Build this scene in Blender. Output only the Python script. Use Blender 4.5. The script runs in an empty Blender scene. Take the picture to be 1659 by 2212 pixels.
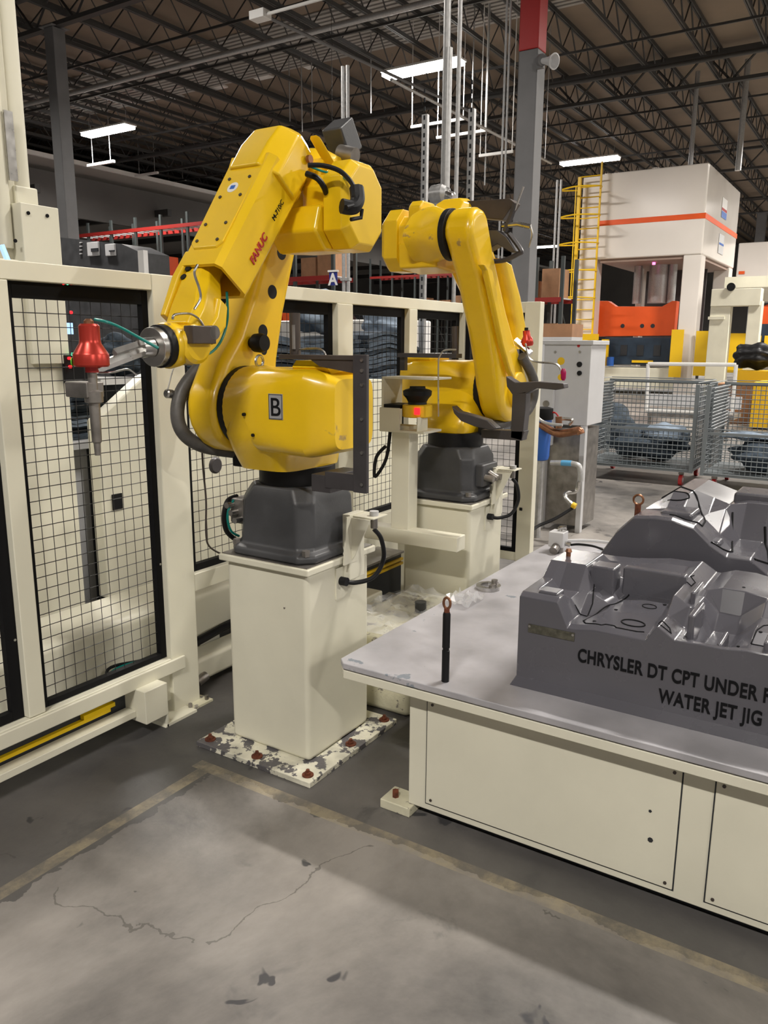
import bpy, bmesh, math, random
from mathutils import Vector, Matrix
random.seed(7)
PI = math.pi
S = bpy.context.scene
COL = S.collection
# ---------------------------------------------------------------- camera
F_PX = 1712.6
YAW, PITCH, ROLL, EYE = math.radians(57.52), math.radians(11.99), math.radians(0.32), 1.6
_f = Vector((math.sin(YAW)*math.cos(PITCH), math.cos(YAW)*math.cos(PITCH), -math.sin(PITCH)))
_r0 = Vector((math.cos(YAW), -math.sin(YAW), 0)); _u0 = _r0.cross(_f)
_r = _r0*math.cos(ROLL) + _u0*math.sin(ROLL); _u = _r.cross(_f)
cam_d = bpy.data.cameras.new('camera'); cam = bpy.data.objects.new('camera', cam_d); COL.objects.link(cam)
cam_d.sensor_fit = 'VERTICAL'; cam_d.sensor_height = 24.0; cam_d.lens = F_PX/2212*24
cam_d.clip_start = 0.05; cam_d.clip_end = 300
cam.matrix_world = Matrix(((_r.x, _u.x, -_f.x, 0), (_r.y, _u.y, -_f.y, 0), (_r.z, _u.z, -_f.z, EYE), (0, 0, 0, 1)))
S.camera = cam
# ---------------------------------------------------------------- world, lamps, exposure
S.view_settings.view_transform = 'Standard'; S.view_settings.look = 'None'
S.view_settings.gamma = 1.0; S.view_settings.exposure = 0.08; S.view_settings.use_curve_mapping = False
W = bpy.data.worlds.new('world'); S.world = W; W.use_nodes = True
W.node_tree.nodes['Background'].inputs[0].default_value = (0.9, 0.95, 1.0, 1)
W.node_tree.nodes['Background'].inputs[1].default_value = 0.012
LAMP_W = 680.0
LIGHT_GRID = [(x, y) for x in (-5.9, 7.4, 20.7, 34.0, 47.3, 60.6) for y in (-14.0, -1.0, 12.0, 24.9)]
for (lx, ly) in LIGHT_GRID:
    ld = bpy.data.lights.new('high_bay_lamp', 'AREA'); ld.shape = 'RECTANGLE'; ld.size = 0.35; ld.size_y = 2.4
    ld.energy = LAMP_W*(2.6 if lx > 20 and ly < 5 else 2.2 if (lx < 8 and ly < -10) else 0.45 if (lx < 0 and ly > 5) else 1.35 if (lx < 0) else 1.0); ld.color = (1.0, 0.95, 0.88); ld.spread = math.radians(165)
    lo = bpy.data.objects.new('high_bay_lamp', ld); lo.location = (lx, ly, 8.88); COL.objects.link(lo)

# ---------------------------------------------------------------- pixel/plane helper (photo frame 1659x2212)
def ray(px, py): return _f + _r*((px-829.5)/F_PX) - _u*((py-1106)/F_PX)
def onx(px, py, x): d = ray(px, py); t = x/d.x; return Vector((0, 0, EYE)) + d*t
def ony(px, py, y): d = ray(px, py); t = y/d.y; return Vector((0, 0, EYE)) + d*t
def onz(px, py, z): d = ray(px, py); t = (z-EYE)/d.z; return Vector((0, 0, EYE)) + d*t

# ---------------------------------------------------------------- materials
def mat(name, color, rough=0.5, metal=0.0, var=0.0, vscale=6.0, bump=0.0, bscale=60.0, coat=0.0, emit=None, chips=None, spec=0.5, alpha=1.0, trans=0.0):
    m = bpy.data.materials.new(name); m.use_nodes = True
    nt = m.node_tree; b = nt.nodes['Principled BSDF']; N = nt.nodes.new; Lk = nt.links.new
    b.inputs['Base Color'].default_value = (*color, 1); b.inputs['Roughness'].default_value = rough
    b.inputs['Metallic'].default_value = metal; b.inputs['Coat Weight'].default_value = coat
    b.inputs['Coat Roughness'].default_value = 0.15; b.inputs['Specular IOR Level'].default_value = spec
    b.inputs['Transmission Weight'].default_value = trans; b.inputs['Alpha'].default_value = alpha
    if emit: b.inputs['Emission Color'].default_value = (*emit[0], 1); b.inputs['Emission Strength'].default_value = emit[1]
    tc = N('ShaderNodeTexCoord'); out = None
    if var > 0:
        n = N('ShaderNodeTexNoise'); n.inputs['Scale'].default_value = vscale; n.inputs['Detail'].default_value = 6
        Lk(tc.outputs['Object'], n.inputs['Vector'])
        r = N('ShaderNodeValToRGB'); r.color_ramp.elements[0].position = 0.32; r.color_ramp.elements[1].position = 0.68
        r.color_ramp.elements[0].color = (*[c*(1-var) for c in color], 1); r.color_ramp.elements[1].color = (*[min(1, c*(1+var*0.5)) for c in color], 1)
        Lk(n.outputs['Fac'], r.inputs['Fac']); out = r.outputs['Color']
        mr = N('ShaderNodeMapRange'); mr.inputs['To Min'].default_value = max(0.02, rough-0.1); mr.inputs['To Max'].default_value = min(1, rough+0.12)
        Lk(n.outputs['Fac'], mr.inputs['Value']); Lk(mr.outputs['Result'], b.inputs['Roughness'])
    if chips:
        n2 = N('ShaderNodeTexNoise'); n2.inputs['Scale'].default_value = chips[1]; n2.inputs['Detail'].default_value = 5; n2.inputs['Roughness'].default_value = 0.65
        Lk(tc.outputs['Object'], n2.inputs['Vector'])
        r2 = N('ShaderNodeValToRGB'); r2.color_ramp.elements[0].position = chips[2]; r2.color_ramp.elements[1].position = chips[2]+0.02
        Lk(n2.outputs['Fac'], r2.inputs['Fac'])
        mx = N('ShaderNodeMix'); mx.data_type = 'RGBA'
        Lk(r2.outputs['Color'], mx.inputs['Factor']); mx.inputs['B'].default_value = (*chips[0], 1)
        if out: Lk(out, mx.inputs['A'])
        else: mx.inputs['A'].default_value = (*color, 1)
        out = mx.outputs['Result']
    if out: Lk(out, b.inputs['Base Color'])
    if bump > 0:
        n3 = N('ShaderNodeTexNoise'); n3.inputs['Scale'].default_value = bscale; n3.inputs['Detail'].default_value = 4
        Lk(tc.outputs['Object'], n3.inputs['Vector'])
        bp = N('ShaderNodeBump'); bp.inputs['Strength'].default_value = bump; bp.inputs['Distance'].default_value = 0.01
        Lk(n3.outputs['Fac'], bp.inputs['Height']); Lk(bp.outputs['Normal'], b.inputs['Normal'])
    return m
M = {}
M['cream'] = mat('cream_paint', (0.70, 0.675, 0.55), 0.42, var=0.07, vscale=3, bump=0.02, bscale=200, chips=((0.12, 0.10, 0.08), 9.0, 0.735))
M['cream_worn'] = mat('worn_cream_paint', (0.66, 0.63, 0.47), 0.45, var=0.22, vscale=6, bump=0.2, bscale=60, chips=((0.24, 0.22, 0.19), 16.0, 0.60))
M['fence'] = mat('fence_cream_paint', (0.73, 0.705, 0.575), 0.45, var=0.05, vscale=4)
M['flaked'] = mat('flaking_cream_paint', (0.70, 0.675, 0.55), 0.4, var=0.3, vscale=9, bump=0.4, bscale=40, chips=((0.10, 0.095, 0.10), 14.0, 0.515))
M['yellow'] = mat('robot_yellow_paint', (0.82, 0.525, 0.006), 0.33, var=0.06, vscale=5, coat=0.35, bump=0.01, bscale=80, chips=((0.42, 0.27, 0.07), 3.3, 0.66))
M['darkgrey'] = mat('dark_grey_paint', (0.055, 0.056, 0.060), 0.42, var=0.25, vscale=7, bump=0.04, bscale=120)
M['black'] = mat('black_rubber', (0.008, 0.008, 0.009), 0.5, spec=0.25)
M['blackframe'] = mat('black_frame_paint', (0.005, 0.005, 0.006), 0.6, spec=0.15)
M['wire'] = mat('black_wire', (0.012, 0.011, 0.011), 0.5)
M['steel'] = mat('machined_steel', (0.55, 0.54, 0.52), 0.28, 1.0, var=0.15, vscale=20)
M['dullsteel'] = mat('dull_steel', (0.30, 0.28, 0.26), 0.42, 0.8, var=0.3, vscale=14)
M['brown_steel'] = mat('brown_bracket', (0.075, 0.060, 0.052), 0.4, 0.3, var=0.2, vscale=10)
M['bracket'] = mat('charcoal_bracket', (0.060, 0.055, 0.058), 0.4, 0.2, var=0.15, vscale=10)
M['table'] = mat('aluminium_table_plate', (0.46, 0.45, 0.475), 0.42, 0.25, var=0.22, vscale=5, bump=0.03, bscale=90, chips=((0.26, 0.29, 0.33), 5.0, 0.66))
M['jig'] = mat('grey_gel_coat', (0.088, 0.086, 0.100), 0.25, var=0.03, vscale=6, coat=0.6)
M['ink'] = mat('black_ink', (0.006, 0.006, 0.007), 0.8, spec=0.15)
M['teal'] = mat('teal_hose', (0.0, 0.20, 0.17), 0.35)
M['red'] = mat('red_anodised', (0.50, 0.045, 0.03), 0.3, 0.55, var=0.1)
M['redplain'] = mat('red_paint', (0.42, 0.02, 0.02), 0.45)
M['green'] = mat('green_sticker', (0.12, 0.60, 0.03), 0.5)
M['blue'] = mat('blue_plastic', (0.03, 0.13, 0.50), 0.35)
M['white'] = mat('white_paint', (0.80, 0.79, 0.77), 0.35, var=0.03)
M['presswhite'] = mat('press_white_gloss', (0.78, 0.73, 0.68), 0.16, var=0.03, vscale=0.8, coat=0.5, bump=0.03, bscale=1.2)
M['orange'] = mat('orange_paint', (0.80, 0.10, 0.012), 0.45, var=0.1, vscale=1.5)
M['safety'] = mat('safety_yellow', (0.80, 0.50, 0.01), 0.45)
M['gold'] = mat('gold_letter', (0.75, 0.48, 0.05), 0.4)
M['grey'] = mat('column_grey_paint', (0.16, 0.16, 0.165), 0.5, var=0.15, vscale=2)
M['joist'] = mat('joist_grey_primer', (0.042, 0.041, 0.040), 0.6)
M['galv'] = mat('galvanised_steel', (0.50, 0.50, 0.50), 0.4, 0.6, var=0.15, vscale=30)
M['cabinet'] = mat('light_grey_enamel', (0.55, 0.55, 0.56), 0.45, var=0.05)
M['copper'] = mat('aged_copper', (0.28, 0.13, 0.07), 0.35, 0.7, var=0.3, vscale=20)
M['rust'] = mat('rusty_iron', (0.16, 0.045, 0.02), 0.8, 0.2, var=0.5, vscale=60, bump=0.3)
M['felt'] = mat('blue_grey_felt', (0.055, 0.075, 0.10), 0.95, var=0.5, vscale=14, bump=0.6, bscale=30)
M['feltlight'] = mat('pale_blue_felt', (0.24, 0.30, 0.38), 0.95, var=0.3, vscale=10, bump=0.6, bscale=30)
M['carton'] = mat('cardboard', (0.36, 0.19, 0.10), 0.85, var=0.15)
M['rackred'] = mat('rack_beam_red', (0.30, 0.018, 0.014), 0.5)
M['rackblue'] = mat('rack_upright_green', (0.05, 0.06, 0.06), 0.5)
M['netting'] = mat('basket_grey', (0.17, 0.19, 0.20), 0.5, 0.3)
M['clear'] = mat('crumpled_clear_film', (0.75, 0.76, 0.78), 0.12, alpha=0.38, spec=0.8, coat=1.0)
M['tube'] = mat('lit_tube', (1, 1, 1), 0.5, emit=((1.0, 0.95, 0.90), 22.0))
M['redlight'] = mat('red_indicator', (0.6, 0.0, 0.0), 0.4, emit=((1.0, 0.02, 0.03), 1.6))
M['greenlight'] = mat('green_indicator', (0.0, 0.6, 0.2), 0.4, emit=((0.1, 1.0, 0.4), 3.0))
M['pinklight'] = mat('pink_indicator', (0.6, 0.1, 0.3), 0.4, emit=((1.0, 0.10, 0.45), 6.0))
M['screen'] = mat('lit_screen', (0.3, 0.5, 0.8), 0.3, emit=((0.35, 0.55, 0.95), 1.1))
M['deep'] = mat('dark_machine_recess', (0.02, 0.022, 0.026), 0.6)
M['navy'] = mat('navy_machine_paint', (0.018, 0.035, 0.06), 0.5, var=0.4, vscale=2)
M['sticker'] = mat('grey_sticker', (0.32, 0.32, 0.33), 0.4)
M['ledyellow'] = mat('light_curtain_yellow', (0.75, 0.50, 0.0), 0.4)
M['wallfar'] = mat('far_wall', (0.13, 0.125, 0.12), 0.8, var=0.15, vscale=0.5)
M['canopy'] = mat('canopy_sheet', (0.36, 0.34, 0.32), 0.7, var=0.1, vscale=0.3)

def floor_mat():
    m = bpy.data.materials.new('concrete_floor'); m.use_nodes = True
    nt = m.node_tree; b = nt.nodes['Principled BSDF']; N = nt.nodes.new; Lk = nt.links.new
    tc = N('ShaderNodeTexCoord')
    def noise(scale, detail=6, rough=0.6, dist=0.0):
        n = N('ShaderNodeTexNoise'); n.inputs['Scale'].default_value = scale; n.inputs['Detail'].default_value = detail
        n.inputs['Roughness'].default_value = rough; n.inputs['Distortion'].default_value = dist
        Lk(tc.outputs['Object'], n.inputs['Vector']); return n.outputs['Fac']
    def ramp(fac, p0, c0, p1, c1):
        r = N('ShaderNodeValToRGB'); e = r.color_ramp.elements
        e[0].position = p0; e[0].color = (*c0, 1); e[1].position = p1; e[1].color = (*c1, 1); Lk(fac, r.inputs['Fac']); return r.outputs['Color']
    def mix(f, a, c, typ='MIX'):
        x = N('ShaderNodeMix'); x.data_type = 'RGBA'; x.blend_type = typ
        if isinstance(f, float): x.inputs['Factor'].default_value = f
        else: Lk(f, x.inputs['Factor'])
        for s, v in (('A', a), ('B', c)):
            if isinstance(v, tuple): x.inputs[s].default_value = (*v, 1)
            else: Lk(v, x.inputs[s])
        return x.outputs['Result']
    def math_(op, a, c=None):
        x = N('ShaderNodeMath'); x.operation = op
        for i, v in enumerate((a, c)):
            if v is None: continue
            if isinstance(v, (int, float)): x.inputs[i].default_value = v
            else: Lk(v, x.inputs[i])
        return x.outputs[0]
    base = ramp(noise(0.55, 8, 0.66, 0.4), 0.36, (0.060, 0.057, 0.055), 0.60, (0.31, 0.285, 0.26))
    base = mix(ramp(noise(6, 8, 0.7), 0.35, (0, 0, 0), 0.75, (0.25, 0.25, 0.25)), base, (0.33, 0.31, 0.29))
    base = mix(ramp(noise(2.2, 5, 0.6, 1.2), 0.60, (0, 0, 0), 0.70, (0.7, 0.7, 0.7)), base, (0.07, 0.068, 0.07))
    spots = ramp(noise(5.5, 3, 0.5, 0.8), 0.70, (0, 0, 0), 0.72, (0.9, 0.9, 0.9))
    base = mix(spots, base, (0.035, 0.035, 0.04))
    # hairline cracks
    v = N('ShaderNodeTexVoronoi'); v.feature = 'DISTANCE_TO_EDGE'; v.inputs['Scale'].default_value = 1.1
    wn = N('ShaderNodeTexNoise'); wn.inputs['Scale'].default_value = 3; wn.inputs['Detail'].default_value = 6; Lk(tc.outputs['Object'], wn.inputs['Vector'])
    av = N('ShaderNodeVectorMath'); av.operation = 'MULTIPLY_ADD'; Lk(wn.outputs['Color'], av.inputs[0]); av.inputs[1].default_value = (0.5, 0.5, 0); Lk(tc.outputs['Object'], av.inputs[2])
    Lk(av.outputs[0], v.inputs['Vector'])
    crack = math_('MULTIPLY', math_('LESS_THAN', v.outputs['Distance'], 0.0035), math_('GREATER_THAN', noise(1.3, 2), 0.52))
    base = mix(math_('MULTIPLY', crack, 0.55), base, (0.05, 0.045, 0.04))
    # worn yellow-cream tape lines
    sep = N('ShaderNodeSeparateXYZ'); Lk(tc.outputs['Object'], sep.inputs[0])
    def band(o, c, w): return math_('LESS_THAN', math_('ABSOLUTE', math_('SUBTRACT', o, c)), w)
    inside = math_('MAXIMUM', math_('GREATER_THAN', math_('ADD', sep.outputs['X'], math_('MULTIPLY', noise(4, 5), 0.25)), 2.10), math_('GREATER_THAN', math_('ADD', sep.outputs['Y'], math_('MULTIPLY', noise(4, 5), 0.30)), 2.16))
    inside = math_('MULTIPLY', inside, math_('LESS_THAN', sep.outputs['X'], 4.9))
    base = mix(math_('MULTIPLY', inside, math_('ADD', math_('MULTIPLY', noise(3, 6), 0.5), 0.42)), base, (0.045, 0.044, 0.045))  # dirty floor inside the cell, with the shade there painted into its colour
    l1 = math_('MULTIPLY', band(sep.outputs['X'], 1.985, 0.028), math_('LESS_THAN', sep.outputs['Y'], 2.12))
    l2 = math_('MULTIPLY', band(sep.outputs['Y'], 2.06, 0.026), math_('LESS_THAN', sep.outputs['X'], 2.01))
    line = math_('MULTIPLY', math_('MAXIMUM', l1, l2), ramp(noise(7, 8, 0.7), 0.42, (0.12, 0.12, 0.12), 0.60, (0.55, 0.55, 0.55)))
    base = mix(line, base, (0.42, 0.35, 0.22))
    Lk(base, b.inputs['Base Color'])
    rr = N('ShaderNodeMapRange'); rr.inputs['To Min'].default_value = 0.28; rr.inputs['To Max'].default_value = 0.62
    Lk(noise(1.7, 6), rr.inputs['Value']); Lk(rr.outputs['Result'], b.inputs['Roughness'])
    bp = N('ShaderNodeBump'); bp.inputs['Strength'].default_value = 0.10; bp.inputs['Distance'].default_value = 0.01
    Lk(noise(30, 8), bp.inputs['Height']); Lk(bp.outputs['Normal'], b.inputs['Normal'])
    return m
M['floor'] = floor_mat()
def deck_mat():
    m = mat('roof_deck', (0.215, 0.165, 0.122), 0.85, var=0.18, vscale=0.6)
    return m
M['deck'] = deck_mat()

# ---------------------------------------------------------------- mesh helpers
def nb(): return bmesh.new()
def box(bm, x0, x1, y0, y1, z0, z1, rot=None, piv=None):
    vs = [Vector((x, y, z)) for x in (x0, x1) for y in (y0, y1) for z in (z0, z1)]
    if rot is not None:
        p = Vector(piv) if piv is not None else Vector(((x0+x1)/2, (y0+y1)/2, (z0+z1)/2))
        vs = [rot @ (v-p) + p for v in vs]
    v = [bm.verts.new(c) for c in vs]
    for q in ((0, 1, 3, 2), (4, 6, 7, 5), (0, 4, 5, 1), (2, 3, 7, 6), (0, 2, 6, 4), (1, 5, 7, 3)):
        bm.faces.new([v[i] for i in q])
    return bm
def basis(d):
    d = Vector(d).normalized(); a = Vector((0, 0, 1)) if abs(d.z) < 0.9 else Vector((1, 0, 0))
    s = d.cross(a).normalized(); t = s.cross(d); return s, t, d
def rings(bm, rr, cap=True, closed=False):
    R = [[bm.verts.new(p) for p in ring] for ring in rr]; n = len(R[0])
    L = len(R)
    for i in range(L if closed else L-1):
        a, b = R[i], R[(i+1) % L]
        for k in range(n): bm.faces.new([a[k], a[(k+1) % n], b[(k+1) % n], b[k]])
    if cap and not closed: bm.faces.new(R[0][::-1]); bm.faces.new(R[-1])
def cyl(bm, p0, p1, r0, r1=None, seg=20):
    p0, p1 = Vector(p0), Vector(p1); r1 = r0 if r1 is None else r1; s, t, d = basis(p1-p0)
    rings(bm, [[p + (s*math.cos(2*PI*k/seg) + t*math.sin(2*PI*k/seg))*r for k in range(seg)] for p, r in ((p0, r0), (p1, r1))]); return bm
def lathe(bm, p, d, prof, seg=24):      # prof: list of (distance along d, radius)
    p = Vector(p); s, t, d = basis(d)
    rings(bm, [[p + d*h + (s*math.cos(2*PI*k/seg) + t*math.sin(2*PI*k/seg))*max(r, 1e-4) for k in range(seg)] for h, r in prof]); return bm
def smooth_path(pts, n=8):
    P = [Vector(p) for p in pts]; out = []
    for i in range(len(P)-1):
        a = P[max(0, i-1)]; b = P[i]; c = P[i+1]; e = P[min(len(P)-1, i+2)]
        for k in range(n):
            t = k/n; out.append(0.5*((2*b) + (c-a)*t + (2*a-5*b+4*c-e)*t*t + (3*b-a-3*c+e)*t**3))
    out.append(P[-1]); return out
def tube(bm, pts, r, seg=8, smooth=True, n=8):
    P = smooth_path(pts, n) if smooth and len(pts) > 2 else [Vector(p) for p in pts]
    rr = []; s = None
    for i, p in enumerate(P):
        d = (P[min(i+1, len(P)-1)] - P[max(i-1, 0)]).normalized()
        if s is None: s = basis(d)[0]
        s = (s - d*s.dot(d)); s = s.normalized() if s.length > 1e-6 else basis(d)[0]
        t = d.cross(s); rr.append([p + (s*math.cos(2*PI*k/seg) + t*math.sin(2*PI*k/seg))*r for k in range(seg)])
    rings(bm, rr); return bm
def prism(bm, poly, axis, a0, a1):      # polygon in the plane normal to axis; 'y': (x,z), 'x': (y,z), 'z': (x,y)
    def P(u, v, a): return {'y': (u, a, v), 'x': (a, u, v), 'z': (u, v, a)}[axis]
    A = [bm.verts.new(P(u, v, a0)) for u, v in poly]; B = [bm.verts.new(P(u, v, a1)) for u, v in poly]; n = len(poly)
    bm.faces.new(A); bm.faces.new(B[::-1])
    for k in range(n): bm.faces.new([A[k], B[k], B[(k+1) % n], A[(k+1) % n]])
    return bm
def superring(c, e1, e2, h1, h2, n=2.0, seg=32):
    out = []
    for k in range(seg):
        a = 2*PI*(k+0.5)/seg; ca, sa = math.cos(a), math.sin(a)
        out.append(Vector(c) + Vector(e1)*(h1*math.copysign(abs(ca)**(2/n), ca)) + Vector(e2)*(h2*math.copysign(abs(sa)**(2/n), sa)))
    return out
def chamring(c, e1, e2, h1, h2, ch):    # chamfered rectangle, 8 vertices
    c, e1, e2 = Vector(c), Vector(e1), Vector(e2); ch = min(ch, h1*0.98, h2*0.98)
    return [c+e1*x+e2*y for x, y in ((h1, -h2+ch), (h1, h2-ch), (h1-ch, h2), (-h1+ch, h2), (-h1, h2-ch), (-h1, -h2+ch), (-h1+ch, -h2), (h1-ch, -h2))]
MW = {}
def mesh(name, bm, m, smooth=True, ang=32):
    bmesh.ops.recalc_face_normals(bm, faces=bm.faces)
    me = bpy.data.meshes.new(name); bm.to_mesh(me); bm.free(); me.materials.append(m)
    if smooth: me.shade_smooth(); me.set_sharp_from_angle(angle=math.radians(ang))
    return me
def part(name, bm, m, parent=None, bevel=0.0, world=False, smooth=True, label=None, kind=None, seg=2, ang=32):
    if world and parent is not None and parent.name in MW: bm.transform(MW[parent.name].inverted())
    me = mesh(name, bm, m, smooth, ang)
    o = bpy.data.objects.new(name, me); COL.objects.link(o); o.parent = parent
    if bevel > 0:
        bv = o.modifiers.new('bevel', 'BEVEL'); bv.width = bevel; bv.segments = seg; bv.limit_method = 'ANGLE'; bv.angle_limit = math.radians(28); bv.harden_normals = True
    if label: o['label'] = label
    if kind: o['kind'] = kind
    if parent is not None and parent.name in MW: MW[o.name] = MW[parent.name]
    return o
def thing(name, label, cat, loc=(0, 0, 0), rotz=0.0, group=None, kind=None):
    o = bpy.data.objects.new(name, None); COL.objects.link(o); o.location = loc; o.rotation_euler = (0, 0, rotz); o.empty_display_size = 0.1
    o['label'] = label; o['category'] = cat
    if group: o['group'] = group
    if kind: o['kind'] = kind
    MW[o.name] = Matrix.Translation(Vector(loc)) @ Matrix.Rotation(rotz, 4, 'Z'); return o
def single(name, bm, m, label, cat, loc=None, group=None, bevel=0.0, smooth=True, kind=None, seg=2):
    if loc is None:
        xs = [v.co for v in bm.verts]; loc = Vector(((min(c.x for c in xs)+max(c.x for c in xs))/2, (min(c.y for c in xs)+max(c.y for c in xs))/2, min(c.z for c in xs)))
    loc = Vector(loc); bm.transform(Matrix.Translation(-loc))
    o = part(name, bm, m, None, bevel, smooth=smooth, kind=kind, seg=seg); o.location = loc
    o['label'] = label; o['category'] = cat
    if group: o['group'] = group
    MW[o.name] = Matrix.Translation(loc)
    return o
def structure(name, bm, m, bevel=0.0, smooth=False):
    o = part(name, bm, m, None, bevel, smooth=smooth); o['kind'] = 'structure'; return o
def copy_thing(src, loc, rotz=None, label=None, group=None):
    c = src.copy(); COL.objects.link(c); c.location = loc
    if rotz is not None: c.rotation_euler = (0, 0, rotz)
    if label: c['label'] = label
    if group: c['group'] = group
    for ch in list(src.children):
        k = ch.copy(); COL.objects.link(k); k.parent = c
        for g in list(ch.children):
            q = g.copy(); COL.objects.link(q); q.parent = k
    return c
def cut(o, cutters):                    # boolean difference, applied
    cm = bpy.data.meshes.new('tmp'); bm = nb()
    for (p0, p1, r) in cutters: cyl(bm, p0, p1, r, seg=24)
    bmesh.ops.recalc_face_normals(bm, faces=bm.faces); bm.to_mesh(cm); bm.free(); cm.materials.append(M['deep'])
    co = bpy.data.objects.new('tmp', cm); COL.objects.link(co)
    md = o.modifiers.new('b', 'BOOLEAN'); md.object = co; md.operation = 'DIFFERENCE'; md.solver = 'EXACT'
    par = o.parent; o.parent = None
    dg = bpy.context.evaluated_depsgraph_get(); dg.update()
    me = bpy.data.meshes.new_from_object(o.evaluated_get(dg)); o.modifiers.clear(); o.data = me; o.parent = par
    bpy.data.objects.remove(co)
def text_bm(s, size, extrude=0.0015, align='LEFT', bold=0.0, shear=0.0):   # letters in XY plane, facing +Z
    cu = bpy.data.curves.new('t', 'FONT'); cu.body = s; cu.size = size; cu.extrude = extrude; cu.align_x = align; cu.offset = bold; cu.shear = shear; cu.space_character = 1.06 if len(s) > 10 else 1.0
    o = bpy.data.objects.new('t', cu); COL.objects.link(o)
    dg = bpy.context.evaluated_depsgraph_get(); dg.update(); me = bpy.data.meshes.new_from_object(o.evaluated_get(dg))
    bm = nb(); bm.from_mesh(me); bpy.data.objects.remove(o); bpy.data.meshes.remove(me); return bm
def text_place(s, size, origin, right, up, m, parent, world=True, **k):
    name = k.pop('name', 'lettering'); cond = k.pop('cond', 1.0); bm = text_bm(s, size, **k); bm.transform(Matrix.Diagonal((cond, 1, 1, 1))); r, u = Vector(right).normalized(), Vector(up).normalized(); n = r.cross(u)
    Mx = Matrix(((r.x, u.x, n.x, origin[0]), (r.y, u.y, n.y, origin[1]), (r.z, u.z, n.z, origin[2]), (0, 0, 0, 1)))
    bm.transform(Mx); return part(name, bm, m, parent, world=world, smooth=False)

# ================================================================ the hall
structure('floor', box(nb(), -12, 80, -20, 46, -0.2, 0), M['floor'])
structure('ceiling', box(nb(), -12, 80, -20, 46, 10.45, 10.6), M['deck'])
structure('wall_left', box(nb(), -12, 80, 46, 46.3, 0, 10.6), M['wallfar'])
structure('wall_back', box(nb(), 80, 80.3, -20, 46, 0, 10.6), M['wallfar'])
structure('wall_right', box(nb(), -12, 80, -20.3, -20, 0, 10.6), M['wallfar'])
structure('wall_front', box(nb(), -12.3, -12, -20, 46, 0, 10.6), M['wallfar'])
# lighter corrugated liner along one roof bay, and deck ribs
bm = nb()
for i in range(14): box(bm, 19.3+i*0.22, 19.42+i*0.22, 8, 40, 10.36, 10.41)
o = single('roof_liner', bm, M['canopy'], 'grey corrugated liner strip between the roof joists, running across the hall', 'roof liner', kind='structure')
part('backing_sheet', box(nb(), 19.2, 22.4, 8, 40, 10.41, 10.44), M['canopy'], o, world=True)
# roof joists along X, one mesh set copied
jt = thing('roof_joist', 'long dark open-web steel roof joist running away under the deck', 'roof joist', (-10, -4, 0), 0, 'open-web roof joists under the deck')
bm = nb()
for y in (-0.045, 0.015): box(bm, 0, 88, y, y+0.04, 10.25, 10.36)
part('top_chord', bm, M['joist'], jt, smooth=False)
bm = nb()
for y in (-0.045, 0.015): box(bm, 0, 88, y, y+0.04, 9.5, 9.60)
part('bottom_chord', bm, M['joist'], jt, smooth=False)
bm = nb()
k = 0; x = 8.0
while x < 80:
    a, b = (9.54, 10.31) if k % 2 == 0 else (10.31, 9.54)
    tube(bm, [(x, 0, a), (x+0.62, 0, b)], 0.022, 4, False); x += 0.62; k += 1
part('web', bm, M['joist'], jt, smooth=False)
for i in range(1, 27): copy_thing(jt, (-10, -4+i*1.6, 0))
# girders along Y
gt = thing('roof_girder', 'deep dark steel roof girder truss crossing under the joists', 'roof girder', (14.05, -18, 0), 0, 'roof girder trusses over the columns')
bm = nb(); box(bm, -0.09, 0.09, 0, 62, 9.30, 9.40); part('bottom_chord', bm, M['joist'], gt, smooth=False)
bm = nb(); box(bm, -0.09, 0.09, 0, 62, 10.15, 10.25); part('top_chord', bm, M['joist'], gt, smooth=False)
bm = nb(); y = 12.0; k = 0
while y < 62:
    a, b = (9.35, 10.2) if k % 2 == 0 else (10.2, 9.35)
    tube(bm, [(0, y, a), (0, min(62, y+0.8), b)], 0.035, 4, False); y += 0.8; k += 1
part('web', bm, M['joist'], gt, smooth=False)
for x in (27.35, 40.65, 53.95): copy_thing(gt, (x, -18, 0))
# bridging across joists
br = single('joist_bridging', box(nb(), -0.02, 0.02, 0, 50, 9.44, 9.50), M['joist'], 'thin steel bridging bar crossing beneath the roof joists', 'bridging', loc=(0, 0, 0), group='joist bridging bars', smooth=False)
br.location = (10.5, -6, 0)
for x in (12.3, 16.5, 18.6, 23.0, 25.2, 29.8, 32.4, 36, 44, 50): copy_thing(br, (x, -6, 0))
sp = single('sprinkler_main', cyl(nb(), (17.2, -8, 9.1), (17.2, 40, 9.1), 0.07), M['galv'], 'grey sprinkler main pipe crossing the hall under the joists, nearer one', 'pipe')
sp = single('sprinkler_main', cyl(nb(), (24.6, -8, 9.2), (24.6, 40, 9.2), 0.06), M['joist'], 'dark pipe crossing the hall under the joists, farther one', 'pipe')
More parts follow.
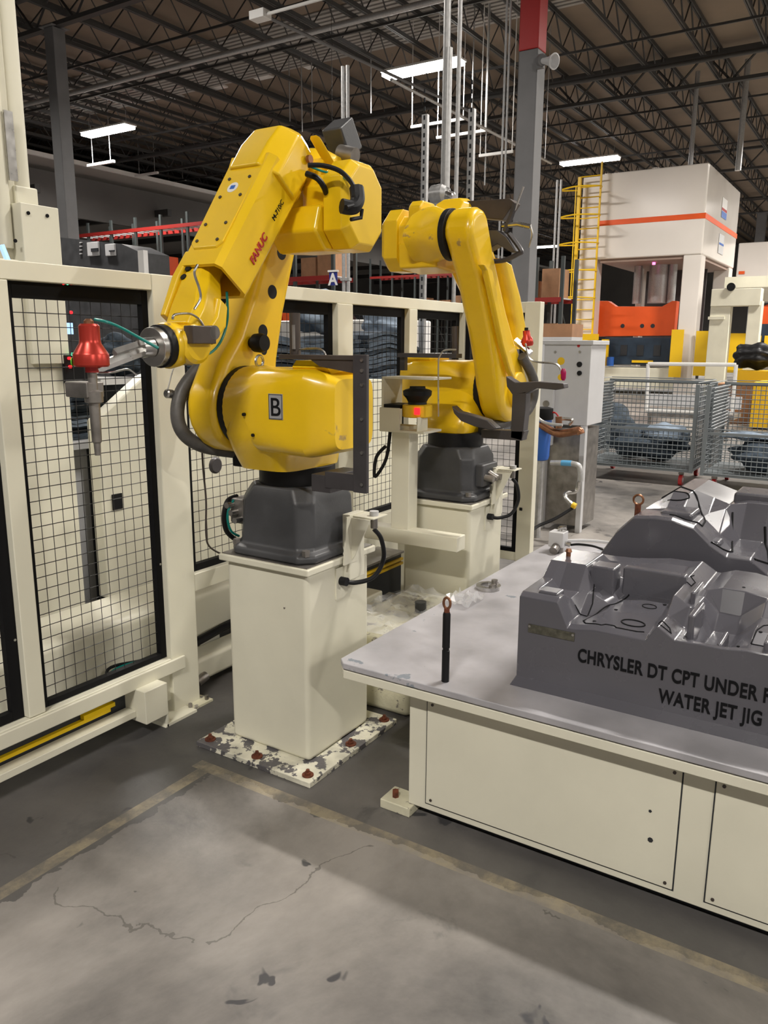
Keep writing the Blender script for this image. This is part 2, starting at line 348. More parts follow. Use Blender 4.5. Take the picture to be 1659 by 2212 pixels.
# columns
def column(x, y, w, red, label):
    t = thing('building_column', label, 'column', (x, y, 0))
    ztop = 9.3
    part('shaft', box(nb(), -w/2, w/2, -w/2, w/2, 0, red or ztop), M['grey'], t, bevel=0.02)
    if red: part('red_upper_shaft', box(nb(), -w/2-0.003, w/2+0.003, -w/2-0.003, w/2+0.003, red, ztop), M['redplain'], t, bevel=0.02, label='dark red upper length of the column')
    part('cap_plate', box(nb(), -w/2-.08, w/2+.08, -w/2-.08, w/2+.08, ztop, ztop+0.02), M['grey'], t)
    part('base_plate', box(nb(), -w/2-.1, w/2+.1, -w/2-.1, w/2+.1, 0, 0.03), M['grey'], t)
    return t
column(14.1, 5.98, 0.36, 6.55, 'thick grey square column with a dark red top, behind the right robot')
column(14.1, 18.9, 0.36, None, 'thick grey square column beside the tall cream machine post at left')
column(40.65, onx(1512, 260, 40.65).y, 0.5, None, 'grey building column rising behind the large white press')
column(53.95, onx(1646, 470, 53.95).y, 0.5, None, 'far grey column behind the second press at the right edge')
# conduits beside the red topped column, horn on the column
for k, (dy, r) in enumerate(((0.30, 0.02), (0.37, 0.02))):
    single('conduit', cyl(nb(), (13.8, 5.98+dy, 0), (13.8, 5.98+dy, 9.4), r, seg=8), M['galv'], ('thin galvanised conduit hugging the red-topped column', 'thin galvanised conduit, outer one of the pair on the red-topped column')[k], 'conduit')
t = thing('paging_horn', 'small grey paging horn fixed near the red band of the column', 'loudspeaker', (13.85, 5.7, 6.3))
lathe(bm := nb(), (-.02, 0, 0), (-0.3, -0.9, -0.25), [(0, .04), (.08, .05), (.18, .07), (.30, .13), (.305, .11), (.2, .05)], 16); part('horn', bm, M['cabinet'], t)
part('driver', cyl(nb(), (0.02, 0.03, .02), (-.04, -.04, 0), 0.09), M['grey'], t)
part('bracket', box(nb(), 0, 0.07, -0.03, 0.10, -0.1, 0.12), M['grey'], t)
# high bay fixtures
ft = None
for i, (lx, ly) in enumerate([(20.7, 12.0), (34.0, 11.7), (20.5, 24.9), (61.0, 24.4), (34, 24.9), (47.3, 24.9), (47.3, 12.0), (7.4, -1.0), (7.4, 12.0), (-5.9, -1), (-5.9, 12)]):
    lab = {0: 'lit high-bay strip light nearest, above and left of the red-topped column', 1: 'lit high-bay strip light above the yellow ladder of the press', 2: 'lit high-bay strip light at upper left between column and robot',
           3: 'small distant lit strip light just right of the grey column'}.get(i)
    if ft is None:
        ft = thing('ceiling_light', lab, 'ceiling light', (lx, ly, 8.95), 0, None)
        part('housing', box(nb(), -0.28, 0.28, -1.22, 1.22, 0.10, 0.16), M['white'], ft, bevel=0.01)
        for s in (-1, 1):
            part('tube', box(nb(), -0.22, 0.22, s*0.61-0.59, s*0.61+0.59, 0.0, 0.11), M['tube'], ft, bevel=0.01)
            part('hanger', cyl(nb(), (0, s*1.0, 0.16), (0, s*1.0, 0.62), 0.008, seg=6), M['galv'], ft)
    else: copy_thing(ft, (lx, ly, 8.95), label=lab or 'lit high-bay strip light farther off or out of view over the hall')
for i in (4, 5, 6, 7, 8, 9, 10): pass
for o in [o for o in COL.objects if o.name.startswith('ceiling_light') and o['label'].startswith('lit high-bay strip light farther')]: o['group'] = 'unpictured high-bay strip lights'
# white plates standing in for light-struck strips of deck between the joists
for i, y in enumerate((16.4, 18.4, 20.5, 22.5)):
    y = 16.4*1.045+i*2.14; single('lit_deck_plate', box(nb(), 22.4, 22.7, y-0.35, y+0.35, 10.40, 10.45), M['white'], 'white plate standing for lit roof deck, %s of four in a row from the right' % ('first', 'second', 'third', 'fourth')[i], 'ceiling plate', group='white plates standing for lit roof deck')
# far dock canopy on the left with a light conveyor rail
t = thing('dock_canopy', 'wide dark grey canopy roof along the far left side of the hall', 'canopy', (40, 38, 0))
bm = nb(); prism(bm, [(30, 9.0), (30, 8.85), (45.9, 7.9), (45.9, 8.1)], 'x', 12, 78); part('canopy_sheet', bm, M['canopy'], t, world=True, smooth=False)
part('edge_rail', box(nb(), 12, 78, 29.9, 30.0, 8.86, 9.03), M['white'], t, world=True, smooth=False, label='pale edge rail')
bm = nb()
for i in range(9): box(bm, 14+i*7, 14.25+i*7, 30.1, 45.9, 7.5, 7.8)
part('rafters', bm, M['joist'], t, world=True, smooth=False, kind='stuff')
bm = nb(); box(bm, 12, 78, 31, 31.2, 6.9, 8.6); part('fascia', bm, M['wallfar'], t, world=True, smooth=False)
for i, (px, py) in enumerate(((430, 357), (675, 380), (790, 393))):
    pass
for i, (X, Yc, Z) in enumerate([(x, onx(px, py, x).y, onx(px, py, x).z) for px, py, x in ((218, 356, 21), (316, 379, 26), (378, 394, 30), (404, 397, 33))]):
    t = thing('hung_rail', 'white horizontal rail hung from the roof at far left, %s from the left' % ('first', 'second', 'third', 'fourth')[i], 'hanging rail', (X, Yc, Z), 0, 'white rails hung at far left')
    part('rail', box(nb(), -.05, .05, -.75, .75, 0, .09), M['white'], t)
    part('drop_rod', cyl(nb(), (0, -.55, .09), (0, -.55, 10.45-Z), .014, seg=6), M['galv'], t)
    part('drop_rod', cyl(nb(), (0, .45, .09), (0, .45, 10.45-Z), .014, seg=6), M['galv'], t)
# vertical drops
def drop(px, x, z0, z1, r, m, label, pair=0.0, name='drop_pipe', cat='pipe', py=500):
    p = onx(px, py, x)
    bm = nb(); cyl(bm, (x, p.y, z0), (x, p.y, z1), r, seg=10)
    o = single(name, bm, m, label, cat)
    if pair:
        part('second_pipe', cyl(nb(), (x, p.y+pair, z0), (x, p.y+pair, z1), r, seg=10), m, o, world=True)
        for z in (2.6, 4.5): part('pipe_clamp', box(nb(), x-.04, x+.04, p.y-.04, p.y+pair+.04, z, z+.04), m, o, world=True)
    return o
drop(752, 11, 0, onx(757, 140, 11).z, 0.03, M['galv'], 'pair of galvanised conduits standing between the two robots', 0.09, 'conduit_pair', 'conduit')
drop(963, 5.6, 2.55, 9.5, 0.026, M['galv'], 'thick grey pipe dropping to the camera housing over the right robot', py=200)
drop(990, 5.7, 1.9, 9.5, 0.016, M['galv'], 'slimmer grey pipe just right of the thick drop pipe', py=200)
drop(1500, 27.5, 7.0, 9.8, 0.07, M['galv'], 'pale pipe feeding down into the top of the white press, left one', py=250)
drop(1605, 28.5, 7.0, 10.2, 0.09, M['galv'], 'pale pipe feeding down behind the white press, right one', py=250)
for i, (px, z0, z1) in enumerate(((627, 262, 9.5), (653, 285, 9.5), (675, 262, 9.5), (801, 245, 9.5), (1018, 240, 9.5), (1050, 400, 9.5))):
    drop(px, 21, onx(px, z0, 21).z, 10.45, 0.018, M['galv'], 'thin threaded rod hanging from the roof, %s counted from the left' % ('first', 'second', 'third', 'fourth', 'fifth', 'sixth')[i], name='hanging_rod', cat='rod', py=300).__setitem__('group', 'threaded rods hanging from the roof')
# cable trays between rods near the strut posts
for i, (p0, p1, X) in enumerate((((888, 275), (1003, 252), 21.0), ((943, 298), (1050, 280), 21.0), ((1035, 337), (1108, 330), 21.0))):
    a, b = onx(*p0, X), onx(*p1, X); bm = box(nb(), X-.03, X+.03, b.y, a.y, a.z-.03, a.z+.04)
    for yy in (a.y-.03, b.y+.03): cyl(bm, (X, yy, a.z), (X, yy, 10.45), .014, seg=6)
    single('strut_rail', bm, M['white'], ('white horizontal strut rail above the right robot, upper left', 'white horizontal strut rail above the right robot, lower one', 'short pale strut rail against the red-topped column')[i], 'rail')
# overhead pipe run with a white junction box top centre
t = thing('overhead_conduit', 'white junction box with conduits running off it high over the left robot', 'conduit', (13, 8, 8.2))
a = onx(560, 35, 12.5); part('junction_box', box(nb(), a.x-.12, a.x+.12, a.y-.2, a.y+.15, a.z-.07, a.z+.08), M['white'], t, bevel=.01, world=True)
b = onx(700, -20, 12.5); part('conduit', tube(nb(), [a, (12.5, b.y, a.z)], .03, 8, False), M['white'], t, world=True)
c = ony(745, 120, a.y-1.6); part('bundle', tube(nb(), [(a.x, a.y-.1, a.z), (16.5, a.y-.35, a.z), (20.5, a.y-.6, a.z)], .035, 8, False), M['grey'], t, world=True)
a = onx(845, 172, 15); b = onx(1000, 250, 17); tube(bm := nb(), [a, Vector((19, a.y, a.z)), Vector((24, a.y, a.z))], .035, 8, False)
[cyl(bm, (xx, a.y, a.z), (xx, a.y, 10.44), .01, seg=6) for xx in (17.5, 20.5, 23.5)]
single('overhead_pipe', bm, M['galv'], 'galvanised pipe sloping across below the nearest strip light', 'pipe')

# ================================================================ robots
def robot(loc, rotz, label, t2, a3, fl, letter, cover, name='industrial_robot', WO=.25):
    R = thing(name, label, 'robot', loc, rotz)
    # base casting
    bm = nb()
    rings(bm, [chamring((0, 0, z), (1, 0, 0), (0, 1, 0), h, h, c) for z, h, c in ((0.0, .205, .05), (.03, .205, .05), (.045, .178, .045), (.22, .172, .05), (.275, .150, .06))])
    base = part('base_casting', bm, M['darkgrey'], R, bevel=.012)
    for sx in (-1, 1):
        for sy in (-1, 1): part('anchor_bolt', cyl(nb(), (sx*.17, sy*.17, .03), (sx*.17, sy*.17, .052), .016, seg=6), M['dullsteel'], base)
    part('connector_panel', box(nb(), -.10, .08, -.215, -.165, .07, .19), M['darkgrey'], base, bevel=.01)
    for k in range(4): part('connector_plug', cyl(nb(), (-.07+.045*k, -.215, .12+.02*(k % 2)), (-.07+.045*k, -.265, .115), .017), M['dullsteel'], base)
    part('turntable_ring', cyl(nb(), (0, 0, .27), (0, 0, .345), .148, seg=40), M['black'], R, bevel=.004)
    # turret: skirt + body lofted along y
    bm = nb()
    rings(bm, [superring((x, y, z), (1, 0, 0), (0, 1, 0), hx, hy, n) for x, y, z, hx, hy, n in ((.05, .01, .345, .175, .125, 5), (.055, .01, .37, .185, .13, 5), (.08, .02, .42, .195, .140, 5), (.12, .04, .48, .190, .155, 5), (.15, .07, .56, .160, .16, 5))])
    tur = part('turret_skirt', bm, M['yellow'], R, ang=50)
    bm = nb(); C2 = (.15, .565)
    secs = ((-.105, .150, .150, 2), (-.05, .158, .158, 2.05), (.00, .158, .150, 2.6), (.06, .166, .150, 4.6), (.275, .166, .150, 6.5), (.325, .150, .138, 6), (.375, .115, .118, 6))
    rings(bm, [superring((C2[0], y, C2[1]), (1, 0, 0), (0, 0, 1), hx, hz, n, 40) for y, hx, hz, n in secs])
    body = part('turret_body', bm, M['yellow'], R, ang=22)
    bm = nb(); rings(bm, [chamring((C2[0]-.02, y, .72), (1, 0, 0), (0, 0, 1), hx, hz, .02) for y, hx, hz in ((.16, .08, .012), (.18, .11, .022), (.33, .11, .022), (.35, .08, .012))]); part('motor_cover', bm, M['yellow'], R, bevel=.006)
    for (yy, zz) in ((.02, .555), (.06, .485)): part('body_screw', cyl(nb(), (C2[0]+.160, yy, zz), (C2[0]+.171, yy, zz), .006, seg=8), M['black'], body)
    if letter:
        s = part('letter_plate', box(nb(), C2[0]+.163, C2[0]+.1685, .135, .197, .545, .632), M['sticker'], body, bevel=.001, label='grey plate with the black letter B')
        bm = text_bm('B', .088, align='CENTER'); bm.transform(Matrix(((0, 0, 1, C2[0]+.169), (1, 0, 0, .166), (0, 1, 0, .558), (0, 0, 0, 1)))); part('letter', bm, M['ink'], s, smooth=False)
        bm = nb()
        for (a, b, c, d) in ((.137, .195, .547, .5485), (.137, .195, .6285, .630), (.137, .1385, .547, .630), (.1935, .195, .547, .630)): box(bm, C2[0]+.168, C2[0]+.1695, a, b, c, d)
        part('plate_border', bm, M['ink'], s, smooth=False)
    tube(bm := nb(), [(.17+.02*math.cos(a*PI/8), -.03, .735+.02*math.sin(a*PI/8)) for a in range(17)], .005, 6, False); part('lifting_eye', bm, M['steel'], R)
    # joint ring
    part('shoulder_ring', cyl(nb(), (C2[0], -.125, C2[1]), (C2[0], -.095, C2[1]), .152, seg=40), M['black'], R, bevel=.003)
    # lower arm (profile between the joints)
    t = math.radians(t2); LA = .87
    ax = Vector((-math.sin(t), math.cos(t))); nx = Vector((math.cos(t), math.sin(t)))   # along, forward-normal (x,z)
    J2 = Vector(C2); J3 = J2 + ax*LA
    prof = []
    for k in range(9, 28): a = math.radians(180*k/18 + 90 - 90); prof.append((J2.x + .172*math.cos(a+0), J2.y + .172*math.sin(a+0))) if False else None
    prof = []
    def P(al, nn): v = J2 + ax*al + nx*nn; return (v.x, v.y)
    for k in range(13): a = PI*k/12; prof.append(P(-.172*math.sin(a), -.172*math.cos(a)) if True else None)
    prof += [P(.12, .155), P(.24, .118), P(.42, .098), P(.70, .092)]
    for k in range(1, 9): a = PI*k/9; prof.append(P(LA+.115*math.sin(a), .115*math.cos(a)))
    prof += [P(.70, -.092), P(.42, -.105), P(.24, -.13), P(.12, -.16)]
    arm = part('lower_arm', prism(nb(), prof, 'y', -.27, -.125), M['yellow'], R, bevel=.038, seg=4, ang=40)
    c3 = []
    for al, nn, rr in ((.30, -.0, .026), (.46, 0, .026), (.62, .0, .026), (.235, -.03, .017)):
        v = J2+ax*al+nx*nn; c3.append(((v.x, -.19, v.y), (v.x, -.08, v.y), rr))
    for (q0, q1, rr) in c3: part('bore', cyl(nb(), (q0[0], -.150, q0[2]), (q0[0], -.1242, q0[2]), rr, seg=24), M['black'], arm)
    arm.data.set_sharp_from_angle(angle=math.radians(40))
    v = J2+ax*.235+nx*.045; part('rubber_stop', lathe(nb(), (v.x, -.13, v.y), (0, 1, 0), [(0, .02), (.02, .022), (.025, .034), (.055, .036), (.07, .030)]), M['black'], R)
    v = J2; part('shoulder_cap', cyl(nb(), (v.x, -.30, v.y), (v.x, -.255, v.y), .095, seg=32), M['yellow'], R, bevel=.01)
    # cable bundle under the shoulder
    tube(bm := nb(), [(C2[0]+.02, -.29, .74), (C2[0]+.14, -.31, .62), (C2[0]+.17, -.30, .50), (C2[0]+.10, -.27, .42), (.10, -.20, .38), (.02, -.14, .37)], .026, 12); part('cable_sleeve', bm, mat('cable_sleeve', (.10, .095, .09), .5, .3, var=.3, vscale=25), R)
    part('cable_box', box(nb(), .0, .14, -.21, -.13, .33, .385), M['black'], R, bevel=.006)
    # elbow and forearm in frame (u along forearm, y, w normal)
    a = math.radians(a3); U = Vector((math.cos(a), 0, -math.sin(a))); Wn = Vector((math.sin(a), 0, math.cos(a))); J = Vector((J3.x, 0, J3.y)); Yv = Vector((0, 1, 0))
    def Q(u, y, w): return J + U*u + Yv*y + Wn*w
    part('elbow_ring', cyl(nb(), Q(0, -.13, 0), Q(0, -.10, 0), .118, seg=36), M['black'], R, bevel=.003)
    bm = nb(); rings(bm, [superring(Q(u, y, w), U, Wn, h1, h2, n, 32) for u, y, w, h1, h2, n in ((0, -.10, 0, .108, .108, 2), (0, -.06, .01, .108, .112, 2.4), (.02, .0, .03, .11, .12, 4), (.02, .05, .03, .11, .11, 4), (.0, .09, .0, .09, .09, 4))]); part('elbow_casting', bm, M['yellow'], R, ang=40)
    # forearm head (faceted) 
    bm = nb()
    rings(bm, [chamring(Q(u, .0, w), Yv, Wn, hy, hw, c) for u, w, hy, hw, c in ((.015, WO-.015, .075, .055, .03), (.06, WO-.005, .108, .095, .05), (.15, WO-.005, .118, .110, .055), (.255, WO, .116, .106, .055))])
    head = part('forearm_head', bm, M['yellow'], R, bevel=.008)
    part('head_bolt', cyl(nb(), Q(.10, .120, WO-.03), Q(.10, .132, WO-.03), .014, seg=12), M['copper'], head)
    
    # casting ribs running from head to gear side
    bm = nb(); rings(bm, [chamring(Q(u, y, w), Yv, Wn, .022, .03, .01) for u, y, w in ((.02, .125, WO-.03), (.05, .15, .12), (.06, .15, .02))]); part('casting_rib', bm, M['yellow'], R, bevel=.006)
    # forearm housing with hollow lower end
    bm = nb(); outer = [(.20, .105, .098, .02), (.24, .100, .094, .02), (.63, .092, .085, .018)]
    rr = [chamring(Q(u, 0, WO), Yv, Wn, hy, hw, c) for u, hy, hw, c in outer] + [chamring(Q(.66, 0, WO), Yv, Wn, .090, .083, .018), chamring(Q(.66, 0, WO), Yv, Wn, .078, .071, .016), chamring(Q(.45, 0, WO), Yv, Wn, .07, .065, .016)]
    rings(bm, rr); hou = part('forearm_housing', bm, M['yellow'], R)
    part('cover_plate', (lambda b: (rings(b, [chamring(Q(u, 0, w), Yv, U, .070, h, .02) for u, w, h in ((.43, WO+.085, .17), (.43, WO+.093, .165))]), b)[1])(nb()), M['yellow'], hou, bevel=.003)
    for u in (.30, .38, .50, .57):
        for y in (-.045, .045): part('cover_screw', cyl(nb(), Q(u, y, WO+.092), Q(u, y, WO+.097), .006, seg=8), M['brown_steel'], hou)
    part('logo_disc', cyl(nb(), Q(.34, -.01, WO+.092), Q(.34, -.01, WO+.0945), .022, seg=20), M['white'], hou, label='small pale round emblem sticker')
    part('emblem', (lambda b: (box(b, -.008, .008, -.010, .010, 0, .0006), b.transform(Matrix.Translation(Q(.34, -.01, WO+.0947)) @ Matrix((U, Yv, Wn)).transposed().to_4x4()), b)[2])(nb()), M['blue'], hou)
    # brand lettering up the side of the housing
    for side in (1, -1):
        bm = text_bm('FANUC', .036, bold=.0008, shear=.1)
        r_ = -U if side > 0 else U; n_ = Yv*side; u_ = n_.cross(r_); og = Q(.40 if side > 0 else .14, .0935*side, .135 if side > 0 else .20)
        og = Q(.56 if side > 0 else .30, .0965*side, WO-.04 if side > 0 else WO+.03)
        bm.transform(Matrix(((r_.x, u_.x, n_.x, og.x), (r_.y, u_.y, n_.y, og.y), (r_.z, u_.z, n_.z, og.z), (0, 0, 0, 1)))); part('lettering', bm, M['redplain'], hou, smooth=False)
    bm = text_bm('M-710iC', .024); r_ = -U; n_ = Yv; u_ = n_.cross(r_); og = Q(.375, .0985, WO-.035)
    bm.transform(Matrix(((r_.x, u_.x, n_.x, og.x), (r_.y, u_.y, n_.y, og.y), (r_.z, u_.z, n_.z, og.z), (0, 0, 0, 1)))); part('model_lettering', bm, M['ink'], hou, smooth=False)
    # slim forearm and side yoke
    bm = nb(); rings(bm, [chamring(Q(u, y, w), Yv, Wn, hy, hw, c) for u, y, w, hy, hw, c in ((.46, -.03, WO+.02, .045, .045, .02), (.64, -.03, WO+.02, .045, .045, .02), (.70, -.018, WO+.015, .062, .058, .025), (.80, -.005, WO, .075, .062, .025), (fl-.04, 0, WO, .066, .055, .02))]); fo = part('slim_forearm', bm, M['yellow'], R, bevel=.006)
    bm = nb(); rings(bm, [chamring(Q(u, y, w), Yv, Wn, hy, hw, c) for u, y, w, hy, hw, c in ((.60, -.078, WO+.03, .016, .055, .006), (.70, -.082, WO+.02, .018, .062, .006), (.84, -.078, WO+.01, .014, .05, .006))]); part('side_strip', bm, M['yellow'], R, bevel=.004)
    for u in (.665, .70): part('strip_hole', cyl(nb(), Q(u, -.05, WO+.06), Q(u, -.05, WO+.076), .011, seg=12), M['black'], fo)
    bm = nb(); rings(bm, [chamring(Q(u, .045, w), Yv, Wn, hy, hw, c) for u, w, hy, hw, c in ((.73, WO-.02, .026, .028, .01), (.79, WO-.04, .032, .032, .01), (.87, WO-.03, .03, .03, .01))]); part('wrist_motor', bm, M['yellow'], R, bevel=.006)
    # wrist
    J5 = Q(fl, 0, WO)
    part('wrist_joint', lathe(nb(), J5-Yv*.075, (0, 1, 0), [(0, .05), (.01, .062), (.14, .062), (.15, .05)], 28), M['yellow'], R)
    D = Vector((.995, 0, -.08)).normalized()
    part('wrist_collar', lathe(nb(), J5, D, [(0, .045), (.03, .068), (.065, .072), (.075, .068)], 32), M['yellow'], R)
    part('wrist_seal', lathe(nb(), J5, D, [(.073, .066), (.10, .066)], 32), M['black'], R, bevel=.002)
    part('tool_flange', lathe(nb(), J5, D, [(.098, .060), (.125, .060)], 32), M['steel'], R, bevel=.002)
    # elbow motor cover on the +y side
    cx_, cz_ = J.x+cover[0], J.z+cover[1]; X1, Z1 = Vector((1, 0, 0)), Vector((0, 0, 1))
    bm = nb(); rings(bm, [chamring(Vector((cx_+dx, y, cz_+dz)), X1, Z1, h1, h2, c) for y, dx, dz, h1, h2, c in ((.07, -.02, -.01, .10, .12, .04), (.12, 0, -.015, .105, .125, .045), (.185, .0, -.015, .105, .125, .05), (.19, 0, 0, .12, .148, .06), (.265, 0, 0, .12, .148, .06), (.29, 0, 0, .10, .128, .055))]); mc = part('elbow_motor_cover', bm, M['yellow'], R, bevel=.008)
    bm = nb(); rings(bm, [chamring(Vector((cx_+dx, y, cz_+.09)), X1, Z1, .085, .085, .03) for y, dx in ((.06, -.03), (.13, -.03))]); part('upper_cover_block', bm, M['yellow'], mc, bevel=.01)
    bm = nb(); prism(bm, [(cx_-.12, cz_-.02), (cx_+.13, cz_+.0), (cx_+.16, cz_-.09), (cx_+.10, cz_-.155), (cx_-.11, cz_-.14)], 'y', -.03, .185); part('lower_cover_block', bm, M['yellow'], mc, bevel=.012)
    return R, Q, J5, D
RB, QB, J5B, DB = robot((2.40, 1.93, .8), PI, 'yellow six-axis robot arm marked B on the nearer cream pedestal', 22, 53, .91, True, (.126, -.10))
RA, QA, J5A, DA = robot((3.79, 1.96, .8), 0, 'yellow six-axis robot arm with ribbed side guard on the farther pedestal', 32, 43, .95, False, (.12, -.0))
def W_(R, p): return MW[R.name] @ Vector(p)
# --- robot B extras (cables, connectors)
part('connector_block', box(nb(), -.06, .06, -.03, .05, 0, .10).__class__ and (lambda b: (box(b, -.30, -.20, .00, .09, 1.50, 1.62, rot=Matrix.Rotation(math.radians(35), 3, 'Y')), b)[1])(nb()), M['darkgrey'], RB, bevel=.008, label='dark connector block behind the elbow')
part('connector_cap', cyl(nb(), (-.20, .07, 1.50), (-.20, .14, 1.48), .03), M['dullsteel'], RB)
hb = ((665, 357, 1.76), (700, 358, 1.72), (738, 372, 1.66), (765, 405, 1.60), (768, 438, 1.58), (748, 448, 1.585))
part('black_hose', tube(nb(), [ony(*p[:2], p[2]-.03) for p in hb], .008), M['black'], RB, world=True)
part('teal_hose', tube(nb(), [ony(*p, y) for p, y in (((670, 360), 1.77), ((700, 371), 1.74), ((730, 377), 1.7), ((752, 390), 1.62))], .004), M['teal'], RB, world=True)
part('hose_plug', tube(nb(), [ony(770, 405, 1.57), ony(772, 432, 1.56), ony(762, 448, 1.56), ony(738, 445, 1.58)], .024, 10), M['black'], RB, world=True)
part('black_hose', tube(nb(), [ony(*p, y) for p, y in (((662, 375), 1.77), ((685, 385), 1.73), ((700, 405), 1.72), ((708, 428), 1.74))], .010), M['black'], RB, world=True)
part('black_hook', tube(nb(), [ony(782, 452, 1.55), ony(780, 470, 1.55), ony(758, 474, 1.56)], .007, 6, False), M['black'], RB, world=True)
part('air_line', tube(nb(), [ony(*p, 1.84) for p in ((427, 572), (420, 590), (430, 622), (433, 645), (420, 668))], .004), M['steel'], RB, world=True)
part('teal_hose', tube(nb(), [ony(*p, y) for p, y in (((490, 630), 1.90), ((491, 690), 1.92), ((478, 735), 1.92), ((455, 762), 1.9), ((428, 765), 1.88), ((408, 757), 1.88))], .0045), M['teal'], RB, world=True)
part('air_line', tube(nb(), [ony(*p, 1.86) for p in ((373, 690), (378, 680), (410, 678), (430, 690), (440, 705))], .004), M['steel'], RB, world=True)
p = ony(425, 725, 1.86); part('wrist_bracket', box(nb(), p.x-.045, p.x+.055, 1.83, 1.87, p.z-.025, p.z+.03), M['brown_steel'], RB, bevel=.003, world=True, label='dark brown bracket')
part('bracket_clamp', cyl(nb(), p+Vector((.05, -.03, .01)), p+Vector((.05, .04, .01)), .022), M['dullsteel'], RB, world=True)
part('base_cable', tube(nb(), [ony(*p, 2.17) for p in ((512, 1072), (492, 1082), (484, 1115), (490, 1148), (512, 1168))], .010), M['black'], RB, world=True)
part('teal_hose', tube(nb(), [ony(*p, 2.15) for p in ((505, 1080), (494, 1100), (492, 1125), (500, 1148), (516, 1158))], .005), M['teal'], RB, world=True)
part('connector_box', box(nb(), 2.27, 2.36, 2.10, 2.17, .90, 1.0), M['dullsteel'], RB, bevel=.006, world=True)
for k in range(3): part('connector_plug', cyl(nb(), (2.27, 2.115+.02*k, .92+.028*k), (2.235, 2.115+.02*k, .92+.028*k), .012), M['steel'], RB, world=True)
# --- waterjet tool held by robot B
cN = onx(196, 760, 1.50)
T = thing('waterjet_head', 'red anodised waterjet cutting head on a steel arm at the left robot wrist', 'cutting head', (cN.x, cN.y, cN.z-.33))
fc = W_(RB, J5B+DB*.125)
part('tool_arm', (lambda b: (tube(b, [fc, cN+Vector((.0, .0, -.05))], .017, 6, False), b)[1])(nb()), M['steel'], T, world=True)
d_ = (cN-fc).normalized()
part('arm_plate', (lambda b: (tube(b, [fc+Vector((-.01, .0, .015)), fc+d_*.12+Vector((-.01, 0, -.01))], .014, 4, False), b)[1])(nb()), M['steel'], T, world=True)
part('grip_clamp', cyl(nb(), fc+d_*.0, fc+d_*.04, .03, seg=16), M['steel'], T, world=True)
part('nozzle_bell', lathe(nb(), cN+Vector((0, 0, .078)), (0, 0, -1), [(0, .024), (.006, .029), (.045, .029), (.055, .031), (.082, .048), (.086, .050), (.115, .050), (.12, .046)], 36), M['red'], T, world=True)
part('nozzle_neck', lathe(nb(), cN+Vector((0, 0, -.04)), (0, 0, -1), [(0, .019), (.018, .019)], 24), M['redplain'], T, world=True)
part('nozzle_cap', lathe(nb(), cN+Vector((0, 0, .092)), (0, 0, -1), [(0, .008), (.006, .014), (.016, .014)], 16), M['copper'], T, world=True)
part('steel_stem', lathe(nb(), cN+Vector((0, 0, -.058)), (0, 0, -1), [(0, .013), (.05, .013), (.052, .018), (.055, .026), (.085, .026), (.088, .016), (.20, .014), (.205, .010), (.24, .009)], 20), M['dullsteel'], T, world=True)
part('side_bracket', box(nb(), cN.x-.03, cN.x+.03, cN.y-.01, cN.y+.09, cN.z-.13, cN.z-.085), M['dullsteel'], T, world=True, bevel=.004)
g = cN+Vector((-.034, .026, -.028)); gd = Vector((-.8, .35, 0)).normalized(); part('round_sticker', cyl(nb(), cN+Vector((-.037, .034, -.028)), cN+Vector((-.0385, .036, -.028)), .012, seg=18), M['green'], T, world=True, label='round green sticker')
part('teal_hose', tube(nb(), [onx(*p, x) for p, x in (((205, 690), 1.52), ((235, 697), 1.53), ((265, 710), 1.57), ((305, 732), 1.62), ((342, 752), 1.66))], .0045), M['teal'], T, world=True)
part('air_line', tube(nb(), [onx(*p, x) for p, x in (((215, 805), 1.5), ((240, 805), 1.5), ((275, 798), 1.52), ((295, 810), 1.52))], .003), M['steel'], T, world=True)
# --- steel probe behind the shoulder of robot B, held on a dark bar
T = thing('probe_arm', 'dark bar with a steel sensor tip pointing left beside the left robot', 'sensor arm', tuple(ony(420, 870, 2.30)))
a, b = ony(390, 853, 2.27), ony(450, 853, 2.27); part('bar', box(nb(), a.x, b.x+.05, 2.25, 2.29, a.z-.022, a.z+.018), M['brown_steel'], T, world=True, bevel=.003)
c = ony(358, 850, 2.27); part('sensor_tip', lathe(nb(), c, a-c, [(0, .012), (.005, .017), (.03, .017), (.032, .011), (.08, .011)], 16), M['steel'], T, world=True)
part('wire', tube(nb(), [ony(*p, 2.27) for p in ((362, 842), (375, 795), (385, 788), (428, 785), (432, 760), (452, 690), (480, 655))], .0025), M['steel'], T, world=True)
part('long_cable', tube(nb(), [ony(*p, 2.32) for p in ((432, 868), (438, 1000), (445, 1080), (445, 1150), (452, 1180), (480, 1198))], .004), M['brown_steel'], T, world=True)
# --- dark U bracket around robot B
T = thing('guard_bracket', 'dark charcoal U-shaped bracket wrapping the right end of the left robot body', 'bracket', (2.17, 1.45, 1.14))
X = 2.17
part('upright', box(nb(), X-.035, X-.02, 1.428, 1.482, 1.115, 1.565), M['bracket'], T, world=True, bevel=.002)
part('top_arm', box(nb(), X-.035, X+.01, 1.478, 1.79, 1.547, 1.562), M['brown_steel'], T, world=True, bevel=.002)
part('top_gusset', prism(nb(), [(1.478, 1.548), (1.66, 1.548), (1.62, 1.525), (1.478, 1.505)], 'x', X-.03, X-.02), M['brown_steel'], T, world=True)
part('bottom_arm', box(nb(), X-.033, X-.02, 1.478, 1.60, 1.118, 1.175), M['bracket'], T, world=True, bevel=.002)
part('bottom_arm', box(nb(), X-.03, X+.16, 1.58, 1.66, 1.10, 1.16), M['bracket'], T, world=True, bevel=.002)
for z in (1.145, 1.25, 1.36, 1.47, 1.515, 1.548): part('bracket_bolt', cyl(nb(), (X-.040, 1.445, z), (X-.034, 1.445, z), .006, seg=8), M['steel'], T, world=True)
